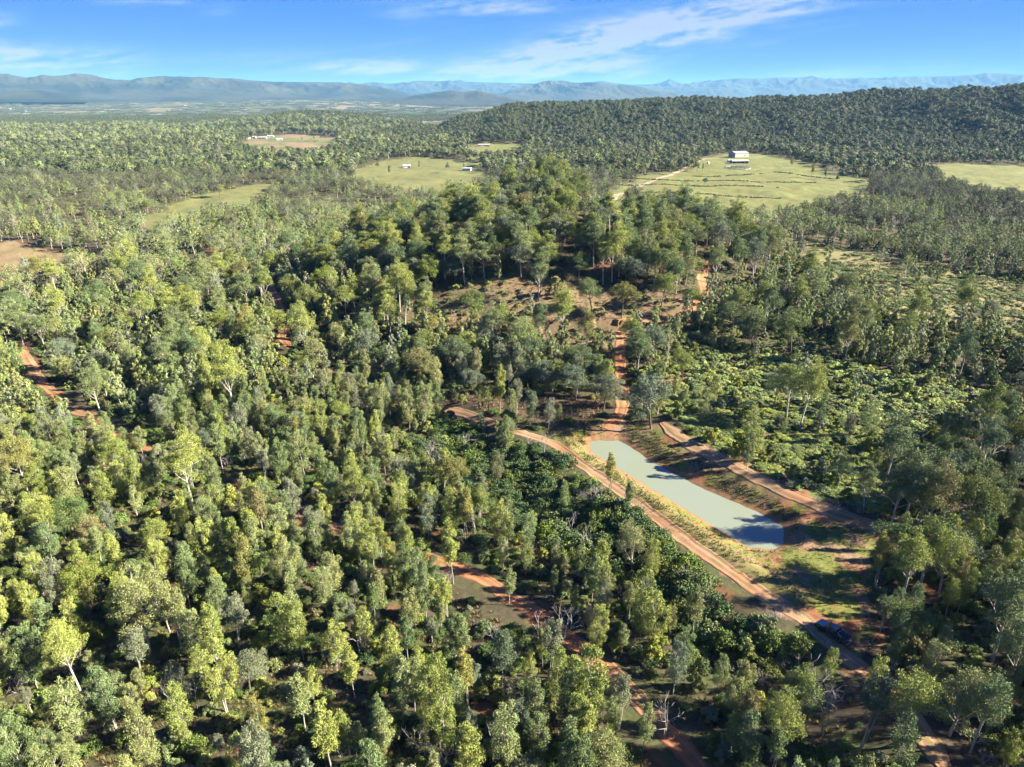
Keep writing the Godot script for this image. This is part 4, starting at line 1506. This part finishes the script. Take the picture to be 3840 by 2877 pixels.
func box_mesh(lo: Vector3, hi: Vector3) -> ArrayMesh:
	var g := Geo.new(rng)
	g.box(lo, hi, Color.WHITE)
	return g.mesh()

func metres_per_pixel(p: Vector2) -> float:
	var a := deg_to_rad(PITCH)
	return (p.y * cos(a) + (EYE - height(p.x, p.y)) * sin(a)) / FPX

func make_shed(label: String, at: Vector2, L: float, W: float, eave: float, ridge: float, turn: float, wallc: Color, roofc: Color, group := "", open_front := false) -> Node3D:
	var o := base("farm_shed", ground_point(at.x, at.y, -0.1), turn)
	tag(o, label, "shed", group)
	var x := L * 0.5
	var z := W * 0.5
	var wm := flat_mat("wall%s" % wallc.to_html(), wallc, 0.7)
	var rm := flat_mat("roof%s" % roofc.to_html(), roofc, 0.45, 0.3)
	var g := Geo.new(rng)
	var c := Color.WHITE
	for sd in [-1.0, 1.0]:
		if not (open_front and sd > 0):
			g.box(Vector3(-x, 0, sd * z - 0.1), Vector3(x, eave, sd * z + 0.1), c)
		g.hexa([Vector3(sd * x - 0.1, 0, -z + 0.1), Vector3(sd * x + 0.1, 0, -z + 0.1), Vector3(sd * x + 0.1, 0, z - 0.1), Vector3(sd * x - 0.1, 0, z - 0.1), Vector3(sd * x - 0.1, eave, -z + 0.1), Vector3(sd * x + 0.1, eave, -z + 0.1), Vector3(sd * x + 0.1, eave, z - 0.1), Vector3(sd * x - 0.1, eave, z - 0.1)], c)
		var gx: float = sd * x
		g.tri(Vector3(gx + 0.1, eave, -z), Vector3(gx + 0.1, ridge, 0), Vector3(gx + 0.1, eave, z), c)
		g.tri(Vector3(gx - 0.1, eave, -z), Vector3(gx - 0.1, ridge, 0), Vector3(gx - 0.1, eave, z), c)
	mesh_node("wall", g.mesh(), wm, o)
	for sd in [-1.0, 1.0]:
		var e: float = sd * (z + 0.5)
		var lo := eave - (ridge - eave) / z * 0.5 + 0.06
		mesh_node("roof", hexa_mesh([Vector3(-x - 0.4, lo, e), Vector3(x + 0.4, lo, e), Vector3(x + 0.4, ridge + 0.06, 0), Vector3(-x - 0.4, ridge + 0.06, 0), Vector3(-x - 0.4, lo + 0.15, e), Vector3(x + 0.4, lo + 0.15, e), Vector3(x + 0.4, ridge + 0.22, 0), Vector3(-x - 0.4, ridge + 0.22, 0)]), rm, o)
	if open_front:
		for k in 5:
			var px := lerpf(-x + 0.2, x - 0.2, k / 4.0)
			mesh_node("post", box_mesh(Vector3(px - 0.12, 0, z - 0.3), Vector3(px + 0.12, eave, z - 0.06)), flat_mat("post", Color(0.35, 0.33, 0.30)), o)
	else:
		var dw := minf(4.0, L * 0.22)
		var dm := flat_mat("shed_door", Color(0.42, 0.44, 0.45), 0.5)
		mesh_node("door", box_mesh(Vector3(-dw - x * 0.2, 0.1, z + 0.1), Vector3(-x * 0.2, eave * 0.78, z + 0.16)), dm, o)
		mesh_node("window", box_mesh(Vector3(x * 0.35, eave * 0.35, z + 0.1), Vector3(x * 0.35 + 1.8, eave * 0.65, z + 0.15)), flat_mat("dark_pane", Color(0.05, 0.06, 0.07), 0.2), o)
	return o

func build_farms() -> void:
	var white := Color(0.40, 0.40, 0.39)
	var cream := Color(0.34, 0.30, 0.25)
	var steel := Color(0.26, 0.30, 0.34)
	var p := on_ground(2775, 591)
	make_shed("large cream steel shed with a pale roof at the foot of the ridge", p + Vector2(0, 8), 24.0, 17.0, 6.0, 8.4, 0.32, cream, steel)
	p = on_ground(2772, 612)
	make_shed("low open-fronted white-roofed shed below the large cream shed", p, 24.0, 9.0, 3.2, 4.6, 0.16, Color(0.20, 0.22, 0.26), white, "", true)
	p = on_ground(2738, 608)
	make_shed("small blue-grey annexe beside the low white-roofed shed", p, 7.0, 7.0, 2.6, 3.4, -0.1, Color(0.22, 0.27, 0.36), white)
	p = on_ground(1525, 629)
	make_shed("small white-roofed cottage among dark trees in the middle paddock", p, 9.0, 6.0, 2.6, 4.2, 0.2, Color(0.45, 0.45, 0.42), Color(0.44, 0.44, 0.44))
	p = on_ground(1752, 640)
	make_shed("white shed partly hidden by the trees crowning the knoll", p, 10.0, 7.0, 3.0, 4.0, -0.2, white, Color(0.34, 0.36, 0.40))
	p = on_ground(1815, 548)
	make_shed("low brown-roofed shed in the small clearing under the ridge", p, 22.0, 8.0, 2.6, 3.8, 0.1, Color(0.28, 0.22, 0.18), Color(0.35, 0.30, 0.28))
	var k := 0
	for a in [[955, 515, 14, "white house with a steep roof"], [985, 517, 30, "long white-roofed barn"], [1015, 512, 24, "wide grey-roofed barn"], [1048, 523, 22, "pale shed on bare ground"], [932, 519, 16, "small pale outbuilding"]]:
		p = on_ground(a[0], a[1] + 3)
		make_shed(a[3] + " of the farm on the dry field", p, a[2] * 0.6, 7.0, 3.0, 4.6, -0.1 + 0.12 * k, white if k % 2 == 0 else cream, Color(0.40, 0.39, 0.37), "buildings of the dry-field farm")
		k += 1
	# scattered roofs on the farmland before the hills: far, so walls and roof alone
	k = 0
	for a in [[12, 412, 60], [38, 409, 55], [60, 417, 50], [95, 419, 30], [100, 373, 26], [135, 373, 26], [20, 373, 26], [270, 367, 28], [290, 368, 20], [265, 389, 22], [345, 425, 30], [395, 434, 26], [410, 435, 20], [695, 398, 24], [800, 362, 26], [1150, 396, 40], [1230, 404, 26], [1260, 416, 34], [1300, 360, 30], [1340, 376, 24], [1395, 418, 30], [1410, 420, 22], [1460, 372, 24], [1560, 411, 36], [1575, 414, 26], [1690, 380, 26], [840, 381, 24]]:
		p = on_ground(a[0], a[1])
		var s := clampf(metres_per_pixel(p) * 5.0, 8.0, 30.0)
		make_shed("tiny white-roofed farm building on the far plain", p, s * 1.4, s * 0.7, 4.0, 7.0, rng.randf_range(-0.6, 0.6), white, Color(0.43, 0.42, 0.41), "farm buildings on the far plain")
		k += 1
	stock_yard()
	tank(on_ground(2655, 614))
	for a in [[2507, 717, 0.3], [2514, 718, 2.0], [2515, 727, 1.2], [2524, 729, -0.4], [2574, 714, 0.9], [2588, 726, 2.6], [2533, 743, 0.1]]:
		cow(on_ground(a[0], a[1]), a[2])
	paddock_trees()

func tank(p: Vector2) -> void:
	var o := base("water_tank", ground_point(p.x, p.y))
	tag(o, "round white water tank on the grass near the sheds", "tank")
	var g := Geo.new(rng)
	g.tube(Vector3.ZERO, Vector3(0, 2.4, 0), 1.7, 1.7, 20, Color.WHITE)
	mesh_node("wall", g.mesh(), flat_mat("tank", Color(0.39, 0.39, 0.37), 0.6), o)
	var h := Geo.new(rng)
	h.tube(Vector3(0, 2.4, 0), Vector3(0, 2.85, 0), 1.75, 0.15, 20, Color.WHITE)
	mesh_node("lid", h.mesh(), flat_mat("tank", Color(0.39, 0.39, 0.37), 0.6), o)

func stock_yard() -> void:
	var mid := on_ground(2768, 632)
	var o := base("stock_yard", ground_point(mid.x, mid.y))
	tag(o, "pale rail cattle yard on the grass below the sheds", "yard")
	var pm := flat_mat("yard_rail", Color(0.30, 0.30, 0.29), 0.6)
	var ring := []
	for k in 14:
		var a := TAU * k / 14
		ring.append(Vector2(cos(a) * 15.0, sin(a) * 20.0))
	var runs := [ring + [ring[0]]]
	for k in 4: runs.append([Vector2(-12 + k * 7, -17), Vector2(-10 + k * 7, 0), Vector2(-12 + k * 7, 14)])
	for r in runs:
		for i in r.size() - 1:
			var a := Vector3(r[i].x, height(mid.x + r[i].x, mid.y - r[i].y) - o.position.y, r[i].y)
			var b := Vector3(r[i + 1].x, height(mid.x + r[i + 1].x, mid.y - r[i + 1].y) - o.position.y, r[i + 1].y)
			mesh_node("post", box_mesh(a + Vector3(-0.1, -0.2, -0.1), a + Vector3(0.1, 1.9, 0.1)), pm, o)
			for y in [0.5, 1.0, 1.5, 1.8]:
				var g := Geo.new(rng)
				g.tube(a + Vector3(0, y, 0), b + Vector3(0, y, 0), 0.09, 0.09, 4, Color.WHITE)
				mesh_node("rail", g.mesh(), pm, o)
	var g := Geo.new(rng)
	for k in 3:
		g.box(Vector3(-6.0 + k * 5.0, 0, -12), Vector3(-2.5 + k * 5.0, 2.2, -11.7), Color.WHITE)
	mesh_node("loading_panel", g.mesh(), pm, o)

func cow(p: Vector2, turn: float) -> void:
	var o := base("cow", ground_point(p.x, p.y), turn)
	tag(o, "black cow standing on the contoured shed paddock", "cow", "cattle on the shed paddock")
	var g := Geo.new(rng)
	var c := Color.WHITE
	var spine := [Vector3(-1.0, 0.95, 0), Vector3(-0.75, 1.02, 0), Vector3(-0.1, 0.98, 0), Vector3(0.6, 1.02, 0), Vector3(0.85, 1.1, 0), Vector3(1.2, 1.22, 0), Vector3(1.4, 1.18, 0), Vector3(1.7, 0.95, 0)]
	var rad := [0.12, 0.34, 0.42, 0.38, 0.26, 0.17, 0.16, 0.08]
	for i in 7: g.tube(spine[i], spine[i + 1], rad[i], rad[i + 1], 8, c)
	for sx in [-0.72, 0.58]:
		for sz in [-0.2, 0.2]:
			g.tube(Vector3(sx, 0.85, sz), Vector3(sx + (-0.08 if sx < 0 else 0.03), 0.42, sz), 0.13, 0.065, 6, c)
			g.tube(Vector3(sx + (-0.08 if sx < 0 else 0.03), 0.42, sz), Vector3(sx, 0.0, sz), 0.065, 0.06, 6, c)
	g.tube(Vector3(-1.0, 1.0, 0), Vector3(-1.12, 0.4, 0), 0.04, 0.03, 4, c)
	for sz in [-1, 1]: g.tube(Vector3(1.36, 1.24, 0.12 * sz), Vector3(1.32, 1.26, 0.32 * sz), 0.06, 0.02, 4, c)
	mesh_node("body", g.mesh(), flat_mat("cow", Color(0.02, 0.017, 0.015), 0.7), o)

func paddock_trees() -> void:
	# trees standing alone on grass, far enough for the lighter models
	var list := [[3043, 667, 612, "young_gum_tree", "slim two-tiered tree standing alone on the shed paddock"], [3093, 673, 631, "young_gum_tree", "pale-stemmed tree near the forest corner of the shed paddock"], [2969, 623, 586, "young_gum_tree", "narrow tree at the forest edge above the shed paddock"], [2641, 696, 660, "box_tree", "round dark tree on bare ground between two contour banks"], [3140, 676, 654, "wattle_bush", "small bushy tree at the lower corner of the shed paddock"], [3224, 672, 640, "young_gum_tree", "thin tree by the creek end of the shed paddock"],
		[824, 738, 680, "box_tree", "broad green tree standing alone on the long left paddock"], [760, 745, 705, "box_tree", "dense tree beside the broad lone tree"], [1462, 663, 618, "young_gum_tree", "dark pointed tree alone on the middle paddock"], [1416, 627, 604, "wattle_bush", "round bush on the grass of the middle paddock"], [1680, 648, 606, "tall_gum_tree", "large spreading tree on the middle paddock"], [1572, 630, 604, "young_gum_tree", "slim tree behind the white-roofed cottage"], [1133, 527, 515, "young_gum_tree", "small cone-shaped tree on the dry field"], [1166, 530, 518, "young_gum_tree", "small tree on the dry field"], [1178, 521, 508, "wattle_bush", "round tree on the green edge of the dry field"], [1180, 534, 525, "wattle_bush", "low dark bush on the dry field"], [1205, 526, 509, "box_tree", "pale tree at the end of the dry field"],
		[1530, 627, 612, "box_tree", "dark tree shading the white-roofed cottage"], [1740, 640, 612, "young_gum_tree", "tree beside the shed behind the knoll"]]
	for x in [2480, 2505, 2532, 2552, 2575, 2600, 2613, 2634]:
		list.append([x, 641 + (x % 5), 606 + (x % 9), "box_tree" if x % 2 else "young_gum_tree", "tree in the row between gravel road and sheds"])
	for a in list:
		var p := on_ground(a[0], a[1])
		var g := ground_point(p.x, p.y)
		var r := ray_dir(a[0], a[2])
		var high := clampf(EYE + r.y / Vector2(r.x, r.z).length() * Vector2(g.x, g.z).length() - g.y, 3.0, 24.0)
		var o := base("paddock_tree", Vector3.ZERO)
		o.transform = placed(p.x, p.y, high / kind[a[3]].high)
		var m: Array = kind[a[3]].near[rng.randi() % int(kind[a[3]].near.size())]
		mesh_node("trunk", m[0], M.bark, o)
		mesh_node("crown", m[1], M.tints[rng.randi() % 5], o)
		tag(o, a[4], "tree", "row of trees between road and sheds" if a[4].begins_with("tree in the row") else "")

func patch_on(p: Array, u0: float, u1: float, v0: float, v1: float, out: float) -> ArrayMesh:
	# a thin slab lying on the face p0 (lower start), p1 (lower end), p2 (upper end), p3 (upper start)
	var at := func(u: float, v: float) -> Vector3: return p[0].lerp(p[1], u).lerp(p[3].lerp(p[2], u), v)
	var n: Vector3 = (p[1] - p[0]).cross(p[3] - p[0]).normalized() * out
	var q := [at.call(u0, v0), at.call(u1, v0), at.call(u1, v1), at.call(u0, v1)]
	return hexa_mesh([q[0] - n * 0.5, q[1] - n * 0.5, q[2] - n * 0.5, q[3] - n * 0.5, q[0] + n, q[1] + n, q[2] + n, q[3] + n])

func extrude(profile: PackedVector2Array, half: float, half_top: float, y0: float, y1: float) -> ArrayMesh:
	# side profile (x along the car, y up) swept across its width, narrowing towards the top
	var g := Geo.new(rng)
	var c := Color.WHITE
	var wide := func(y: float) -> float: return lerpf(half, half_top, clampf((y - y0) / (y1 - y0), 0, 1))
	var n := profile.size()
	var idx := Geometry2D.triangulate_polygon(profile)
	for sd in [-1.0, 1.0]:
		for i in range(0, idx.size(), 3):
			var t := []
			for k in 3:
				var q := profile[idx[i + k]]
				t.append(Vector3(q.x, q.y, sd * wide.call(q.y)))
			g.tri(t[0], t[1] if sd > 0 else t[2], t[2] if sd > 0 else t[1], c)
	for i in n:
		var a := profile[i]
		var b := profile[(i + 1) % n]
		g.quad(Vector3(a.x, a.y, -wide.call(a.y)), Vector3(b.x, b.y, -wide.call(b.y)), Vector3(b.x, b.y, wide.call(b.y)), Vector3(a.x, a.y, wide.call(a.y)), c)
	return g.mesh()

func build_ute() -> void:
	var wf := on_ground(3077, 2368)
	var wr := on_ground(3145, 2413)
	var way := (wf - wr).normalized()
	var side := Vector2(-way.y, way.x)
	if side.y < 0: side = -side                      # towards the far side of the car
	var mid := (wf + wr) * 0.5 + side * 0.8
	var o := base("parked_ute", ground_point(mid.x, mid.y, 0.06), atan2(way.y, way.x))
	tag(o, "dark blue-black dual-cab ute parked on the dirt beside the dam", "ute")
	var paint := flat_mat("paint", Color(0.014, 0.020, 0.032), 0.25, 0.25)
	paint.metallic_specular = 0.6
	paint.clearcoat_enabled = true
	paint.clearcoat = 1.0
	paint.clearcoat_roughness = 0.05
	var black := flat_mat("trim", Color(0.015, 0.015, 0.016), 0.6)
	var glass := flat_mat("ute_glass", Color(0.02, 0.025, 0.03), 0.05)
	glass.metallic_specular = 0.7
	var chrome := flat_mat("chrome", Color(0.20, 0.20, 0.21), 0.35, 0.8)
	var fx := 1.65
	var rx := -1.57
	var prof := PackedVector2Array([Vector2(2.52, 0.42), Vector2(2.64, 0.62), Vector2(2.62, 0.92), Vector2(2.48, 1.06), Vector2(1.9, 1.16), Vector2(1.18, 1.22), Vector2(-1.0, 1.22), Vector2(-2.70, 1.24), Vector2(-2.72, 0.55), Vector2(-2.4, 0.48)])
	for k in 7: prof.append(Vector2(rx - 0.48 * cos(PI * k / 6.0), 0.42 + 0.46 * sin(PI * k / 6.0)))
	for k in 7: prof.append(Vector2(fx - 0.48 * cos(PI * k / 6.0), 0.42 + 0.46 * sin(PI * k / 6.0)))
	mesh_node("body", extrude(prof, 0.93, 0.86, 0.8, 1.25), paint, o)
	# cab
	var lo := [Vector3(-1.02, 1.2, -0.84), Vector3(1.2, 1.2, -0.84), Vector3(1.2, 1.2, 0.84), Vector3(-1.02, 1.2, 0.84)]
	var hi := [Vector3(-0.72, 1.82, -0.66), Vector3(0.38, 1.82, -0.66), Vector3(0.38, 1.82, 0.66), Vector3(-0.72, 1.82, 0.66)]
	mesh_node("cab", hexa_mesh(lo + hi), paint, o)
	var roof := Geo.new(rng)
	roof.hexa([Vector3(-0.74, 1.82, -0.67), Vector3(0.4, 1.82, -0.67), Vector3(0.4, 1.82, 0.67), Vector3(-0.74, 1.82, 0.67), Vector3(-0.66, 1.87, -0.57), Vector3(0.3, 1.87, -0.57), Vector3(0.3, 1.87, 0.57), Vector3(-0.66, 1.87, 0.57)], Color.WHITE)
	mesh_node("roof", roof.mesh(), paint, o)
	mesh_node("windscreen", patch_on([lo[1], lo[2], hi[2], hi[1]], 0.05, 0.95, 0.06, 0.94, -0.012), glass, o)
	mesh_node("rear_window", patch_on([lo[3], lo[0], hi[0], hi[3]], 0.08, 0.92, 0.2, 0.9, -0.012), glass, o)
	for sd in [0, 1]:
		var f := [lo[0], lo[1], hi[1], hi[0]] if sd == 0 else [lo[2], lo[3], hi[3], hi[2]]
		mesh_node("side_window", patch_on(f, 0.06 if sd == 0 else 0.12, 0.47 if sd == 0 else 0.5, 0.12, 0.9, -0.012), glass, o)
		mesh_node("side_window", patch_on(f, 0.51 if sd == 0 else 0.54, 0.88 if sd == 0 else 0.94, 0.12, 0.9, -0.012), glass, o)
		var z := -0.9 if sd == 0 else 0.9
		var k := signf(z)
		mesh_node("mirror", box_mesh(Vector3(0.95, 1.18, minf(z, z + k * 0.2)), Vector3(1.12, 1.36, maxf(z, z + k * 0.2))), black, o)
		mesh_node("side_step", box_mesh(Vector3(-1.0, 0.36, minf(z - k * 0.1, z + k * 0.08)), Vector3(1.1, 0.42, maxf(z - k * 0.1, z + k * 0.08))), chrome, o)
		mesh_node("headlight", box_mesh(Vector3(2.44, 0.84, minf(k * 0.55, k * 0.88)), Vector3(2.66, 1.0, maxf(k * 0.55, k * 0.88))), chrome, o)
		mesh_node("tail_light", box_mesh(Vector3(-2.76, 0.8, minf(k * 0.74, k * 0.89)), Vector3(-2.66, 1.15, maxf(k * 0.74, k * 0.89))), flat_mat("tail", Color(0.12, 0.01, 0.01), 0.3), o)
		for wx in [fx, rx]:
			var w := Node3D.new()
			w.name = "wheel"
			o.add_child(w, true)
			w.position = Vector3(wx, 0.39, k * 0.80)
			var tg := Geo.new(rng)
			tg.tube(Vector3(0, 0, -0.13), Vector3(0, 0, -0.09), 0.34, 0.39, 20, Color.WHITE)
			tg.tube(Vector3(0, 0, -0.09), Vector3(0, 0, 0.09), 0.39, 0.39, 20, Color.WHITE)
			tg.tube(Vector3(0, 0, 0.09), Vector3(0, 0, 0.13), 0.39, 0.34, 20, Color.WHITE)
			tg.tube(Vector3(0, 0, 0.13), Vector3(0, 0, 0.12), 0.34, 0.22, 20, Color.WHITE)
			tg.tube(Vector3(0, 0, -0.12), Vector3(0, 0, -0.13), 0.22, 0.34, 20, Color.WHITE)
			mesh_node("tyre", tg.mesh(), black, w)
			var rg := Geo.new(rng)
			rg.tube(Vector3(0, 0, 0), Vector3(0, 0, k * 0.10), 0.23, 0.22, 12, Color.WHITE)
			rg.tube(Vector3(0, 0, k * 0.10), Vector3(0, 0, k * 0.115), 0.22, 0.0, 6, Color.WHITE)
			mesh_node("rim", rg.mesh(), flat_mat("rim", Color(0.10, 0.10, 0.11), 0.35, 0.6), w)
	mesh_node("grille", box_mesh(Vector3(2.5, 0.62, -0.52), Vector3(2.67, 0.98, 0.52)), black, o)
	mesh_node("bumper", box_mesh(Vector3(2.45, 0.42, -0.9), Vector3(2.74, 0.62, 0.9)), black, o)
	mesh_node("bumper", box_mesh(Vector3(-2.95, 0.5, -0.82), Vector3(-2.70, 0.62, 0.82)), chrome, o)
	mesh_node("tray_cover", box_mesh(Vector3(-2.62, 1.235, -0.76), Vector3(-1.08, 1.265, 0.76)), black, o)
	mesh_node("tailgate", box_mesh(Vector3(-2.745, 0.66, -0.72), Vector3(-2.695, 1.22, 0.72)), paint, o)
	var bar := Geo.new(rng)
	for sd in [-0.78, 0.78]: bar.tube(Vector3(-1.75, 1.25, sd), Vector3(-1.1, 1.62, sd * 0.92), 0.04, 0.04, 6, Color.WHITE)
	bar.tube(Vector3(-1.1, 1.62, -0.72), Vector3(-1.1, 1.62, 0.72), 0.04, 0.04, 6, Color.WHITE)
	mesh_node("sports_bar", bar.mesh(), chrome, o)
